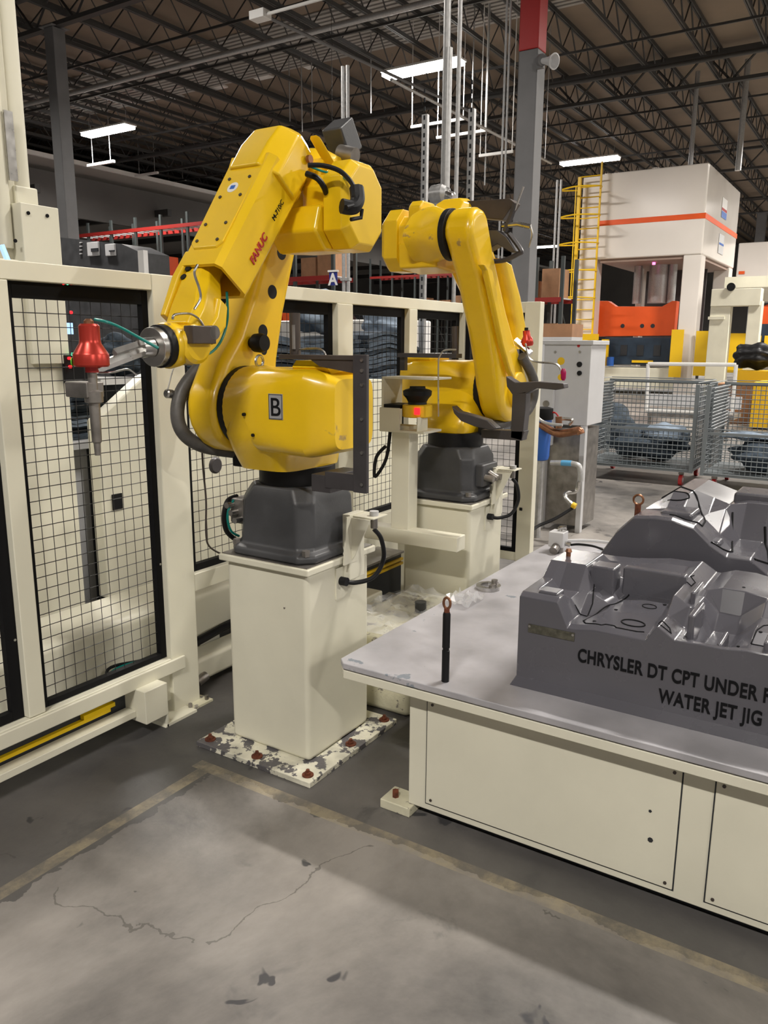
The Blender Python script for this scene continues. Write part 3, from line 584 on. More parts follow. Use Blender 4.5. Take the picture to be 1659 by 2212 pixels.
part('probe_tube', tube(nb(), [(X, 1.745, 1.56), (X, 1.745, 1.70)], .019, 14, False), M['brown_steel'], T, world=True)
part('probe_pin', tube(nb(), [(X-.02, 1.735, 1.58), (X-.02, 1.735, 1.66)], .006, 8, False), M['dullsteel'], T, world=True)
part('air_line', tube(nb(), [(X, 1.73, 1.58), (X, 1.65, 1.583), (X, 1.62, 1.57), (X, 1.615, 1.55)], .003), M['steel'], T, world=True)
# --- robot A extras
gp = [ony(px, py, 1.665) for px, py in ((1040, 572), (1052, 585), (1068, 660), (1086, 745), (1102, 800), (1106, 815))]
bm = nb(); rings(bm, [chamring(p, Vector((1, 0, 0)), Vector((0, 1, 0)), h, .016, .006) for p, h in zip(gp, (.012, .032, .030, .030, .032, .012))]); part('side_guard', bm, M['yellow'], RA, world=True, bevel=.003, label='yellow cable guard strip')
gp = [ony(px, py, 1.80) for px, py in ((1062, 560), (1080, 572), (1098, 640), (1112, 715), (1110, 745), (1104, 754))]
bm = nb(); rings(bm, [superring(p, Vector((1, 0, 0)), Vector((0, 1, 0)), h, .05, 3, 20) for p, h in zip(gp, (.03, .075, .085, .085, .06, .02))]); part('forearm_cover', bm, M['yellow'], RA, world=True)
# --- tooling held over robot A
T = thing('overhead_tool_plate', 'dark folded sheet tool with steel rods above the right robot elbow', 'tooling', (3.9, 1.8, 2.2))
q = [onx(p[0], p[1], 3.75) for p in ((960, 440), (1110, 432), (1120, 440), (1095, 478), (1010, 470), (965, 462))]
part('dark_plate', prism(nb(), [(v.y, v.z) for v in q], 'x', 3.70, 3.78), M['brown_steel'], T, world=True, bevel=.004)
q = [onx(p[0], p[1], 3.72) for p in ((1040, 520), (1055, 500), (1085, 500), (1105, 515), (1125, 545), (1115, 548), (1085, 530), (1060, 545), (1045, 550))]
part('folded_flap', prism(nb(), [(v.y, v.z) for v in q], 'x', 3.66, 3.74), M['bracket'], T, world=True, bevel=.004)
part('grey_strap', tube(nb(), [onx(*p, 3.68) for p in ((1060, 565), (1090, 562), (1120, 548), (1125, 540), (1100, 505))], .012, 6), M['bracket'], T, world=True)
part('steel_rod', tube(nb(), [onx(1102, 480, 3.7), onx(1131, 403, 3.7)], .005, 8, False), M['steel'], T, world=True)
part('steel_rod', tube(nb(), [onx(1085, 488, 3.7), onx(1118, 484, 3.7), onx(1146, 490, 3.7)], .012, 10, False), M['steel'], T, world=True)
part('steel_rod', tube(nb(), [onx(1146, 485, 3.7), onx(1150, 508, 3.7), onx(1143, 535, 3.7)], .005, 8), M['steel'], T, world=True)
part('upright_blade', tube(nb(), [onx(1090, 500, 3.7), onx(1105, 465, 3.7), onx(1112, 440, 3.7)], .014, 6, False), M['bracket'], T, world=True)
a = onx(950, 420, 5.6)
T = thing('camera_housing', 'rounded grey camera housing hanging on a pipe above the right robot', 'camera', tuple(a-Vector((0, 0, .06))))
part('housing', lathe(nb(), a+Vector((.0, .08, .0)), (0, -1, 0), [(0, .04), (.02, .07), (.12, .075), (.15, .055)], 24), M['galv'], T, world=True)
part('lens_ring', lathe(nb(), a+Vector((-.01, -.05, -.01)), (0, -1, -.4), [(0, .042), (.07, .042), (.08, .03)], 20), M['steel'], T, world=True)
part('drop_arm', cyl(nb(), a+Vector((0, -.05, .04)), a+Vector((0, -.05, 1.0)), .03), M['galv'], T, world=True)
# --- gripper in front of robot A
T = thing('gripper_frame', 'dark steel L-shaped gripper with curved jaws in front of the right robot', 'gripper', (3.6, 1.62, 1.1))
def PX(x, *pts): return [(onx(*p, x).y, onx(*p, x).z) for p in pts]
part('lower_arm_bar', prism(nb(), PX(3.6, (1045, 927), (1138, 930), (1132, 951), (1045, 945)), 'x', 3.57, 3.63), M['bracket'], T, world=True, bevel=.003)
part('upright_bar', prism(nb(), PX(3.6, (1112, 850), (1142, 845), (1140, 885), (1133, 951), (1108, 945)), 'x', 3.57, 3.63), M['bracket'], T, world=True, bevel=.003)
part('upper_jaw', prism(nb(), PX(3.6, (1098, 812), (1120, 826), (1165, 824), (1222, 828), (1224, 838), (1205, 842), (1165, 838), (1142, 850), (1112, 852), (1100, 835)), 'x', 3.57, 3.63), M['bracket'], T, world=True, bevel=.004)
part('curved_jaw', prism(nb(), PX(3.55, (985, 875), (1000, 888), (1030, 896), (1062, 906), (1082, 924), (1070, 928), (1035, 920), (1005, 908), (990, 892)), 'x', 3.5, 3.56), M['bracket'], T, world=True, bevel=.006)
part('steel_tip', tube(nb(), [onx(1205, 836, 3.6), onx(1222, 834, 3.6)], .011, 10, False), M['steel'], T, world=True)
part('red_knob', lathe(nb(), onx(1217, 822, 3.6), onx(1217, 792, 3.6)-onx(1217, 822, 3.6), [(0, .006), (.01, .012), (.04, .013), (.055, .008)], 16), mat('magenta_cap', (.35, .0, .07), .3), T, world=True)
part('air_line', tube(nb(), [onx(*p, 3.58) for p in ((1120, 868), (1122, 852), (1140, 845), (1165, 838))], .005), M['steel'], T, world=True)
part('air_line', tube(nb(), [onx(*p, 3.75) for p in ((1135, 742), (1148, 778), (1200, 786), (1212, 800))], .0045), M['steel'], T, world=True)
part('air_line', tube(nb(), [onx(*p, 3.4) for p in ((947, 900), (947, 790), (950, 770), (960, 757), (985, 755))], .004), M['steel'], T, world=True)
part('probe_tube', cyl(nb(), onx(983, 775, 3.6), onx(983, 705, 3.6), .017), M['brown_steel'], T, world=True)
part('top_arm', box(nb(), 3.57, 3.63, onx(992, 768, 3.6).y, onx(865, 768, 3.6).y, onx(900, 772, 3.6).z, onx(900, 763, 3.6).z), M['bracket'], T, world=True)
part('left_upright', box(nb(), 3.59, 3.62, onx(876, 790, 3.6).y-.0, onx(866, 790, 3.6).y, onx(870, 800, 3.6).z, onx(870, 766, 3.6).z), M['bracket'], T, world=True)
c = onx(1136, 735, 4.0)
T = thing('small_waterjet_head', 'small red cutting head beside the wrist of the right robot', 'cutting head', tuple(c-Vector((0, 0, .06))))
part('nozzle_bell', lathe(nb(), c+Vector((0, 0, .05)), (.1, -.1, -1), [(0, .018), (.03, .020), (.045, .030), (.07, .032), (.08, .028)], 24), M['red'], T, world=True)
part('nozzle_cap', cyl(nb(), c+Vector((0, 0, .05)), c+Vector((0, 0, .065)), .01), M['black'], T, world=True)
part('tool_arm', tube(nb(), [c+Vector((-.0, .06, -.0)), c+Vector((.0, -.03, -.07))], .018, 8, False), M['steel'], T, world=True)

# ================================================================ pedestals
def pedestal(cx, cy, name, label, full):
    T = thing(name, label, 'pedestal', (cx, cy, 0))
    part('post', box(nb(), -.205, .205, -.20, .20, .02, .775), M['cream'], T, bevel=.022, seg=3)
    part('top_plate', box(nb(), -.225, .225, -.22, .22, .770, .797), M['cream'], T, bevel=.006)
    part('grey_shim', box(nb(), -.215, .215, -.21, .21, .797, .8005), M['dullsteel'], T)
    bp = part('floor_plate', box(nb(), -.32, .29, -.29, .29, 0, .022), M['flaked'], T, bevel=.003)
    for (bx, by) in ((-.28, -.25), (-.28, .0), (-.28, .25), (.0, -.25), (.25, -.25), (.25, .25)):
        b = part('anchor_washer', cyl(nb(), (bx, by, .022), (bx, by, .027), .022, seg=20), M['rust'], bp)
        bm = nb(); cyl(bm, (bx, by, .027), (bx, by, .036), .013, seg=6); cyl(bm, (bx, by, .036), (bx, by, .046), .007, seg=8); part('anchor_bolt', bm, M['rust'], bp)
    # sensor bracket on the right side
    br = part('sensor_bracket', prism(nb(), [(-.02, .77), (.07, .77), (.13, .92), (.11, .955), (.0, .955)], 'x', 0, .006), M['cream'], T, world=False)
    br.rotation_euler = (0, 0, 0); br.data.transform(Matrix.Translation((.02, -.23, 0)) @ Matrix.Rotation(-PI/2, 4, 'Z') @ Matrix.Translation((0, -.02, 0)))
    part('bracket_shelf', box(nb(), .04, .14, -.33, -.215, .948, .954), M['cream'], T, bevel=.002)
    part('bracket_web', prism(nb(), [(-.222, .76), (-.25, .80), (-.32, .948), (-.222, .948)], 'x', .03, .036), M['cream'], T)
    part('bracket_foot', box(nb(), .02, .12, -.235, -.20, .70, .96), M['cream'], T, bevel=.003)
    part('sensor_nut', cyl(nb(), (.09, -.30, .954), (.09, -.30, .972), .018, seg=14), M['cabinet'], T)
    part('sensor_body', cyl(nb(), (.09, -.30, .95), (.09, -.30, .905), .014, seg=14), M['dullsteel'], T)
    part('sensor_cable', tube(nb(), [(.09, -.30, .90), (.11, -.32, .86), (.12, -.325, .78), (.09, -.30, .71), (.04, -.25, .69), (.0, -.215, .70)], .009, 10), M['black'], T)
    part('cable_gland', cyl(nb(), (.0, -.235, .70), (.0, -.20, .70), .017, seg=14), M['black'], T)
    part('gland_plate', box(nb(), -.03, .03, -.206, -.199, .63, .755), M['cream'], T)
    return T
pedestal(2.40, 1.93, 'robot_pedestal', 'cream square steel pedestal under the left robot, rusty bolts in its floor plate', True)
pedestal(3.79, 1.96, 'robot_pedestal', 'cream square steel pedestal under the right robot, behind the grey table', True)

# ================================================================ fence
def mesh_panel(axis, c, a0, a1, z0, z1, parent, pitch=.0475, r=.0016):
    bm = nb(); n = int((a1-a0)/pitch); 
    for i in range(1, n+1):
        a = a0 + i*(a1-a0)/(n+1)
        p = [(a, c, z0), (a, c, z1)] if axis == 'x' else [(c, a, z0), (c, a, z1)]
        tube(bm, p, r, 4, False)
    m_ = int((z1-z0)/pitch)
    for i in range(1, m_+1):
        z = z0 + i*(z1-z0)/(m_+1)
        p = [(a0, c+.003, z), (a1, c+.003, z)] if axis == 'x' else [(c+.003, a0, z), (c+.003, a1, z)]
        tube(bm, p, r, 4, False)
    return part('wire_mesh', bm, M['wire'], parent, world=True, smooth=False, kind='stuff')
def framed(axis, c, a0, a1, z0, z1, fw, parent, dep=.03, top=None):
    T = top or fw
    def bx(u0, u1, v0, v1):
        return box(nb(), u0, u1, c-dep/2, c+dep/2, v0, v1) if axis == 'x' else box(nb(), c-dep/2, c+dep/2, u0, u1, v0, v1)
    part('black_stile', bx(a0, a0+fw, z0, z1), M['blackframe'], parent, world=True, bevel=.002)
    part('black_stile', bx(a1-fw, a1, z0, z1), M['blackframe'], parent, world=True, bevel=.002)
    part('black_rail', bx(a0+fw, a1-fw, z1-T, z1), M['blackframe'], parent, world=True, bevel=.002)
    part('black_rail', bx(a0+fw, a1-fw, z0, z0+fw*.8), M['blackframe'], parent, world=True, bevel=.002)
    mesh_panel(axis, c, a0+fw, a1-fw, z0+fw*.8, z1-T, parent)
# door (left): sliding frame with lowered bottom
D_ = thing('fence_gate', 'tall cream gate with black framed wire mesh at the left, light strip under it', 'gate', (1.9, 2.54, .1))
part('top_rail', box(nb(), .9, 2.233, 2.51, 2.57, 1.80, 1.864), M['fence'], D_, world=True, bevel=.004)
part('stile', box(nb(), 1.555, 1.622, 2.51, 2.57, .26, 1.80), M['fence'], D_, world=True, bevel=.004)
part('bottom_rail', box(nb(), .9, 2.30, 2.495, 2.509, .195, .255), M['cream'], D_, world=True, bevel=.005)
part('bottom_bar', box(nb(), .9, 2.234, 2.51, 2.575, .20, .258), M['fence'], D_, world=True, bevel=.004)
framed('x', 2.555, 1.622, 2.235, .26, 1.80, .030, D_, top=.055)
framed('x', 2.555, .95, 1.555, .26, 1.80, .045, D_)
part('track_rail', box(nb(), .9, 2.02, 2.50, 2.56, .075, .105), M['cream'], D_, world=True, bevel=.003)
part('track_back', box(nb(), .9, 2.06, 2.565, 2.575, .08, .195), M['deep'], D_, world=True)
part('light_strip', box(nb(), .9, 1.93, 2.545, 2.563, .125, .140), M['ledyellow'], D_, world=True, label='thin yellow light-curtain strip')
part('light_strip', box(nb(), 1.80, 1.95, 2.540, 2.563, .143, .160), M['ledyellow'], D_, world=True, label='short yellow light-curtain head')
part('foot_box', box(nb(), 2.02, 2.14, 2.44, 2.58, .055, .20), M['cream'], D_, world=True, bevel=.004)
part('end_plate', box(nb(), 2.14, 2.31, 2.53, 2.575, .06, .20), M['cream'], D_, world=True, bevel=.003)
for x in (2.17, 2.26): part('plate_screw', cyl(nb(), (x, 2.501, .225), (x, 2.506, .225), .007, seg=8), M['dullsteel'], D_, world=True)
part('foot_angle', prism(nb(), [(2.12, .0), (2.30, .0), (2.30, .012), (2.13, .012)], 'y', 2.44, 2.55), M['cream'], D_, world=True)
part('foot_fin', box(nb(), 2.13, 2.137, 2.44, 2.54, .0, .055), M['cream'], D_, world=True)
for x in (1.645, 1.6): part('frame_rivet', cyl(nb(), (2.225 if x > 1.62 else 1.545, 2.538, .68 if x > 1.62 else .56), (2.225 if x > 1.62 else 1.545, 2.541, .68 if x > 1.62 else .56), .005, seg=8), M['steel'], D_, world=True)
for i, (px, m) in enumerate(((136, 'redlight'), (145, 'greenlight'), (153, 'redlight'))):
    p = ony(px, 613, 2.53); part('status_light', cyl(nb(), p, p+Vector((0, -.004, 0)), .004, seg=8), M[m], D_, world=True)
# long fence
Fn = thing('machine_fence', 'cream framed fence with black wire mesh running behind both robots', 'fence', (3.6, 2.54, 0))
part('corner_post', box(nb(), 2.235, 2.39, 2.51, 2.58, 0.005, 1.864), M['fence'], Fn, world=True, bevel=.005)
part('post_foot', box(nb(), 2.22, 2.42, 2.46, 2.60, 0, .010), M['cream_worn'], Fn, world=True)
for x in (2.30, 2.40): part('foot_bolt', cyl(nb(), (x, 2.48, .01), (x, 2.48, .03), .009, seg=6), M['dullsteel'], Fn, world=True)
part('top_rail', box(nb(), 2.39, 4.97, 2.51, 2.575, 1.805, 1.868), M['fence'], Fn, world=True, bevel=.004)
part('post', box(nb(), 3.475, 3.615, 2.505, 2.575, .005, 1.805), M['fence'], Fn, world=True, bevel=.004)
part('post', box(nb(), 4.21, 4.305, 2.505, 2.575, .005, 1.805), M['fence'], Fn, world=True, bevel=.004)
part('post', box(nb(), 4.93, 5.0, 2.50, 2.58, .005, 1.868), M['fence'], Fn, world=True, bevel=.004)
part('bottom_rail', box(nb(), 2.39, 4.93, 2.51, 2.575, .52, .60), M['fence'], Fn, world=True, bevel=.004)
framed('x', 2.555, 2.39, 3.475, .60, 1.805, .04, Fn, top=.06)
framed('x', 2.555, 3.615, 4.21, .60, 1.805, .04, Fn, top=.05)
framed('x', 2.555, 4.305, 4.93, .60, 1.805, .05, Fn, top=.05)
# end return
E2 = thing('end_fence', 'short cream fence return with wire mesh closing the cell behind the right robot', 'fence', (4.97, 2.25, 0))
part('top_rail', box(nb(), 4.94, 5.0, 2.07, 2.50, 1.80, 1.868), M['fence'], E2, world=True, bevel=.004)
part('end_post', box(nb(), 4.93, 5.0, 1.965, 2.07, .005, 1.868), M['fence'], E2, world=True, bevel=.004)
part('bottom_rail', box(nb(), 4.94, 5.0, 2.07, 2.50, .14, .20), M['fence'], E2, world=True, bevel=.004)
framed('y', 4.96, 2.07, 2.50, .20, 1.80, .035, E2)
for z in (.5, 1.2, 1.6): part('mesh_clip', box(nb(), 4.925, 4.932, 2.03, 2.05, z, z+.02), M['black'], E2, world=True)
# vent grille stacks / black plate seen on machine behind fence
p = ony(464, 1005, 2.52); lathe(bm := nb(), p, (0, -1, 0), [(0, .037), (.008, .037), (.014, .03)], 24)
single('round_vent', bm, M['bracket'], 'round dark fan guard on the mesh left of the left robot base', 'vent', loc=tuple(p-Vector((0, 0, .037))))

# ================================================================ floor beams, machine base behind the fence
t = thing('base_beam', 'big cream box beam lying on the floor along the back of the cell', 'beam', (3.5, 2.95, 0))
part('beam', box(nb(), 1.2, 5.6, 2.78, 3.12, .12, .40), M['cream'], t, world=True, bevel=.05, seg=4)
for x in (1.5, 2.7, 4.0, 5.3): part('beam_foot', box(nb(), x, x+.14, 2.82, 3.08, 0, .13), M['cream'], t, world=True)
t = thing('cable_duct', 'low cream cable duct box on the floor behind the left pedestal', 'duct', (2.9, 2.66, 0))
part('duct', box(nb(), 2.42, 3.6, 2.60, 2.74, .03, .145), M['cream'], t, world=True, bevel=.02, seg=3)
part('duct_pipe', tube(nb(), [(2.42, 2.64, .09), (2.38, 2.62, .08), (2.37, 2.60, .05), (2.44, 2.58, .045)], .02, 10), M['black'], t, world=True)
part('gland', cyl(nb(), (2.44, 2.58, .05), (2.50, 2.58, .065), .022), M['dullsteel'], t, world=True)
tube(bm := nb(), [(2.36, 2.69, .17), (2.6, 2.70, .19), (2.9, 2.72, .20), (3.4, 2.74, .17)], .022, 10); single('floor_hose', bm, M['black'], 'thick black hose resting on the low duct behind the left pedestal', 'hose')
for i in range(3):
    tube(bm := nb(), [(1.95+.03*i, 2.64, .16), (2.05, 2.66+.02*i, .21+.01*i), (2.2, 2.68, .22), (2.33, 2.66+.02*i, .19)], .007, 8); single('floor_cable', bm, M['teal' if i == 1 else 'black'], ('black cable lowest in the gate loop', 'teal cable curling low behind the gate mesh', 'black cable uppermost in the gate loop')[i], 'cable')
# cross beam and scanner stand between pedestals
t = thing('scanner_stand', 'cream post with a square open head holding a yellow safety scanner', 'stand', (3.42, 2.08, 0))
part('post', box(nb(), 3.38, 3.47, 2.005, 2.11, .60, 1.20), M['cream'], t, world=True, bevel=.005)
part('cross_beam', box(nb(), 3.36, 3.45, 1.715, 2.50, .60, .675), M['cream'], t, world=True, bevel=.005)
x0, x1 = 3.36, 3.52
part('head_left_plate', box(nb(), x0, x1+.02, 2.145, 2.157, 1.17, 1.435), M['cream'], t, world=True, bevel=.002)
part('head_roof', box(nb(), x0, x1+.02, 1.86, 2.157, 1.430, 1.440), M['cream'], t, world=True, bevel=.002)
part('head_floor', box(nb(), x0-.02, x1, 1.90, 2.157, 1.17, 1.182), M['cream'], t, world=True, bevel=.002)
part('head_front', box(nb(), x0-.02, x0-.01, 2.04, 2.157, 1.18, 1.29), M['cream'], t, world=True, bevel=.002)
part('head_side', box(nb(), x0-.02, x0+.08, 1.935, 1.941, 1.18, 1.25), M['cream'], t, world=True, bevel=.002)
sc = thing('safety_scanner', 'yellow and black laser safety scanner with a small red display', 'safety scanner', (3.42, 1.98, 1.25))
lathe(bm := nb(), (3.42, 1.985, 1.245), (0, 0, 1), [(0, .068), (.004, .074), (.058, .074), (.062, .066)], 32); part('yellow_base', bm, M['safety'], sc, world=True)
lathe(bm := nb(), (3.42, 1.985, 1.307), (0, 0, 1), [(0, .048), (.012, .046), (.03, .056), (.045, .070), (.066, .072), (.072, .062), (.078, .040), (.088, .038)], 32); part('optic_hood', bm, M['black'], sc, world=True)
part('red_display', box(nb(), 3.338, 3.348, 1.926, 1.956, 1.263, 1.296), M['redlight'], sc, world=True, bevel=.002)
part('bracket_arm', box(nb(), 3.36, 3.50, 2.05, 2.145, 1.285, 1.305), M['black'], sc, world=True, bevel=.003)
tube(bm := nb(), [(3.40, 2.13, 1.165), (3.39, 2.14, 1.05), (3.39, 2.17, .98), (3.38, 2.21, .93), (3.38, 2.20, 1.03), (3.39, 2.15, 1.09)], .009, 8); single('stand_cable', bm, M['black'], 'black cable loop hanging beside the scanner stand post', 'cable')
# small yellow striped unit under the cross beam
t = thing('striped_box', 'low machine with yellow and black striped edge under the cross beam', 'machine', (3.4, 2.35, 0))
part('cover_sheet', box(nb(), 3.05, 3.8, 2.28, 2.46, .33, .345), M['dullsteel'], t, world=True, rot=None) if False else part('cover_sheet', box(nb(), 3.05, 3.8, 2.28, 2.46, .42, .432), M['dullsteel'], t, world=True)
part('body', box(nb(), 3.08, 3.8, 2.30, 2.45, .12, .42), M['deep'], t, world=True)
for z in (.385, .36): part('yellow_stripe', box(nb(), 3.10, 3.8, 2.285, 2.30, z-.008, z+.006), M['safety'], t, world=True)
part('ledge', box(nb(), 3.0, 3.45, 2.20, 2.30, .22, .30), M['cream'], t, world=True, bevel=.01)
part('ledge', box(nb(), 3.0, 3.45, 2.12, 2.22, .08, .16), M['cream'], t, world=True, bevel=.01)
part('foot', box(nb(), 3.06, 3.75, 2.15, 2.45, 0, .12), M['deep'], t, world=True)
# cluttered cream base covered in film, between pedestal B and table
t = thing('film_covered_base', 'low cream box draped with crumpled clear film between pedestal and table', 'machine base', (3.0, 1.95, 0))
part('box', box(nb(), 2.75, 3.45, 1.62, 2.05, 0, .34), M['cream_worn'], t, world=True, bevel=.03, seg=3)
part('grey_cap', cyl(nb(), (3.16, 1.80, .34), (3.16, 1.80, .39), .028, seg=18), M['darkgrey'], t, world=True)
def crumple(x0, x1, y0, y1, z, amp, nx, ny, seed):
    rnd = random.Random(seed); bm = nb(); g = [[bm.verts.new((x0+(x1-x0)*i/nx+rnd.uniform(-.3, .3)*(x1-x0)/nx, y0+(y1-y0)*j/ny+rnd.uniform(-.3, .3)*(y1-y0)/ny, z+rnd.uniform(0, amp))) for j in range(ny+1)] for i in range(nx+1)]
    for i in range(nx):
        for j in range(ny): bm.faces.new((g[i][j], g[i+1][j], g[i+1][j+1])); bm.faces.new((g[i][j], g[i+1][j+1], g[i][j+1]))
    return bm
part('clear_film', crumple(2.74, 3.45, 1.60, 2.05, .343, .03, 16, 12, 3), M['clear'], t, world=True, smooth=False)

# ================================================================ tall cream machine at left behind the fence
t = thing('machine_tower', 'tall cream machine tower with rounded flanges behind the gate at far left', 'machine', (2.3, 3.4, 0))
part('lower_column', box(nb(), 2.10, 2.40, 3.30, 3.62, .02, 1.95), M['cream'], t, world=True, bevel=.006)
part('joint_box', box(nb(), 2.21, 2.40, 3.28, 3.50, 1.5, 2.19), M['cream'], t, world=True, bevel=.004)
part('rear_web', box(nb(), 2.10, 2.25, 3.36, 3.60, 1.9, 4.4), M['cream'], t, world=True, bevel=.01)
rings(bm := nb(), [superring((2.285, 3.40, z), (1, 0, 0), (0, 1, 0), .045, .05, 3, 20) for z in (2.19, 4.4)]); part('front_flange', bm, M['cream'], t, world=True)
rings(bm := nb(), [superring((2.17, 3.36, z), (1, 0, 0), (0, 1, 0), .035, .035, 3, 20) for z in (2.0, 4.4)]); part('rear_flange', bm, M['cream'], t, world=True)
part('flange_collar', box(nb(), 2.235, 2.345, 3.34, 3.45, 2.19, 2.27), M['cream'], t, world=True, bevel=.008)
part('bright_plate', box(nb(), 2.195, 2.235, 3.315, 3.325, 2.28, 2.56), M['steel'], t, world=True, label='crinkled bright metal strip')
part('side_wall', box(nb(), 1.60, 2.10, 3.6, 3.65, 1.0, 4.4), M['white'], t, world=True, smooth=False)
for (px, py) in ((62, 460), (103, 466), (34, 520)): p = ony(px, py, 3.275); part('panel_screw', cyl(nb(), p, p+Vector((0, .006, 0)), .008, seg=8), M['ink'], t, world=True)
p = ony(20, 545, 3.2); single('tablet_screen', (lambda b: (box(b, p.x-.02, p.x-.005, 3.2, 3.22, p.z-.05, p.z+.03, rot=Matrix.Rotation(math.radians(-20), 3, 'Y')), b)[1])(nb()), M['screen'], 'small glowing screen edge at the far left above the gate rail', 'screen')
# second chamfered cabinet with sloped corner
t = thing('chamfered_cabinet', 'long cream machine cabinet with a sloping cut corner behind the fence', 'machine', (3.9, 3.7, 0))
part('cabinet', prism(nb(), [(2.54, .30), (6.0, .30), (6.0, 1.30), (3.6, 1.40), (2.95, 1.45), (2.86, 1.43), (2.54, 1.22)], 'y', 3.30, 3.38), M['cream'], t, world=True, bevel=.01)
part('plinth', box(nb(), 2.62, 5.9, 3.31, 3.37, 0, .30), M['deep'], t, world=True)
part('leveling_foot', lathe(nb(), (2.74, 3.36, 0), (0, 0, 1), [(0, .07), (.03, .06), (.05, .045), (.10, .05), (.13, .03), (.30, .03)], 16), M['dullsteel'], t, world=True)
part('black_label', box(nb(), onx(1, 1, 1).x*0+2.60, 2.66, 3.293, 3.30, .76, .84), M['black'], t, world=True)
for k in range(10): part('vent_slot', box(nb(), 4.30, 4.52, 3.293, 3.30, .72+.045*k, .735+.045*k), M['dullsteel'], t, world=True)
part('black_label', box(nb(), 4.38, 4.46, 3.29, 3.30, .45, .56), M['black'], t, world=True)
# stacks of felt on that cabinet: sheets each with thickness
def felt_stack(name, x0, x1, y0, y1, z0, n, th, label, bendx=0.0, seed=1, m='felt', sag=.0, group=None):
    rnd = random.Random(seed); T = thing(name, label, 'felt stack', ((x0+x1)/2, (y0+y1)/2, z0), 0, group)
    for k in range(n):
        dx = rnd.uniform(-.03, .03); dy = rnd.uniform(-.03, .03); nx = 8; bm = nb(); top = []; bot = []
        zz = z0 + k*th
        for i in range(nx+1):
            u = i/nx; x = x0+dx+(x1-x0)*u
            z = zz + bendx*u*u + sag*math.sin(u*PI*2+k*.1) + rnd.uniform(-.003, .003)
            top.append((x, z+th*.86)); bot.append((x, z))
        prism(bm, top + bot[::-1], 'y', y0+dy, y1+dy)
        part('felt_sheet', bm, M[m if rnd.random() < .8 else 'feltlight'], T, world=True, ang=60)
    return T
felt_stack('felt_stack', 4.30, 5.45, 3.7, 4.1, 1.02, 19, .033, 'stack of dark blue felt sheets between robot arm and white fence post', .0, 1, sag=.02)
felt_stack('felt_stack', 5.55, 6.45, 3.7, 4.1, .95, 22, .034, 'stack of dark blue felt sheets sagging behind the second mesh panel', -.12, 2, sag=-.03)
felt_stack('felt_stack', 3.60, 4.15, 3.7, 4.1, 1.02, 16, .033, 'stack of felt sheets behind the left robot wrist', .0, 4)
a, b = ony(140, 862, 4.0), ony(222, 945, 4.0)
felt_stack('felt_stack', a.x, b.x, 4.0, 4.4, b.z, 12, (a.z-b.z)/12, 'stack of felt sheets beside the tower seen through the gate', .0, 6)
c = ony(150, 972, 4.0); single('stock_shelf', box(nb(), a.x-.05, b.x+.1, 3.95, 4.45, c.z, b.z), M['cabinet'], 'pale shelf under the felt stack seen through the gate', 'shelf', bevel=.005)
single('shelf_support', box(nb(), a.x+.02, b.x+.1, 4.05, 4.1, 0, c.z), M['cabinet'], 'grey support panel below the pale shelf seen through the gate', 'support')
c, d = ony(205, 817, 3.9), ony(282, 828, 3.9); single('white_shelf', box(nb(), c.x, d.x, 3.85, 4.35, d.z, c.z), M['white'], 'thin white shelf above the cut corner of the cream machine', 'shelf')
single('dark_locker', box(nb(), c.x+.02, d.x+.35, 4.0, 4.3, 0, d.z), M['deep'], 'black locker below the thin white shelf', 'locker')
single('stack_table', box(nb(), 3.55, 6.5, 3.65, 4.15, .90, .95), M['cabinet'], 'long table under the felt stacks behind the fence', 'table')
for x in (3.6, 6.4): single('table_trestle', box(nb(), x-.03, x+.03, 3.7, 4.1, 0, .90), M['cabinet'], 'trestle at the %s end of the long felt table' % ('left' if x < 5 else 'right'), 'trestle')
for (x0, x1, h) in ((4.30, 5.45, 1.02), (3.60, 4.15, 1.02)): single('pallet_board', box(nb(), x0, x1, 3.7, 4.1, .951, h-.001), M['carton'], 'brown board under the %s felt stack on the long table' % ('middle' if x0 > 4 else 'left'), 'board')
felt_stack('felt_stack', 2.02, 2.16, 3.9, 4.2, .9, 10, .04, 'narrow stack of felt sheets at the far left edge of the gate mesh', .0, 8)
def lump(name, c, r, label, m='feltlight', seed=0, cat='felt pile', sc=(1, 1, .7)):
    rnd = random.Random(seed); bm = nb(); bmesh.ops.create_icosphere(bm, subdivisions=4, radius=r)
    ph = [rnd.uniform(0, 6) for _ in range(6)]
    for v in bm.verts:
        c_ = v.co/r; d = 1+.12*math.sin(5*c_.x+ph[0])+.10*math.sin(7*c_.y+ph[1])+.08*math.sin(9*c_.z+4*c_.x+ph[2])+.03*math.sin(21*c_.x+13*c_.y+ph[3])
        v.co = Vector((c_.x*sc[0], c_.y*sc[1], c_.z*sc[2]))*r*d
    z = min(v.co.z for v in bm.verts); bm.transform(Matrix.Translation(Vector(c)+Vector((0, 0, -z))))
    o = single(name, bm, M[m], label, cat); o.data.set_sharp_from_angle(angle=PI); return o
lump('felt_pile', (5.15, 3.9, 1.66), .22, 'pale blue felt heap behind the upper mesh left of the white post', seed=3)
lump('felt_pile', (6.1, 3.9, 1.62), .18, 'pale blue felt heap seen through the second mesh panel', seed=5)
a = ony(260, 760, 4.1); lump('felt_pile', (a.x, 4.1, d.z+.002 if False else ony(240, 817, 4.1).z), .17, 'dark crumpled felt heap behind the teal hose', 'felt', seed=9)
single('stock_table', box(nb(), 1.90, 2.16, 3.8, 4.25, .84, .90), M['white'], 'pale shelf at the left edge of the gate mesh', 'table', bevel=.01)
single('shelf_support', box(nb(), 1.92, 2.06, 3.85, 3.9, 0, .84), M['dullsteel'], 'grey support below the shelf at left edge of gate', 'support')
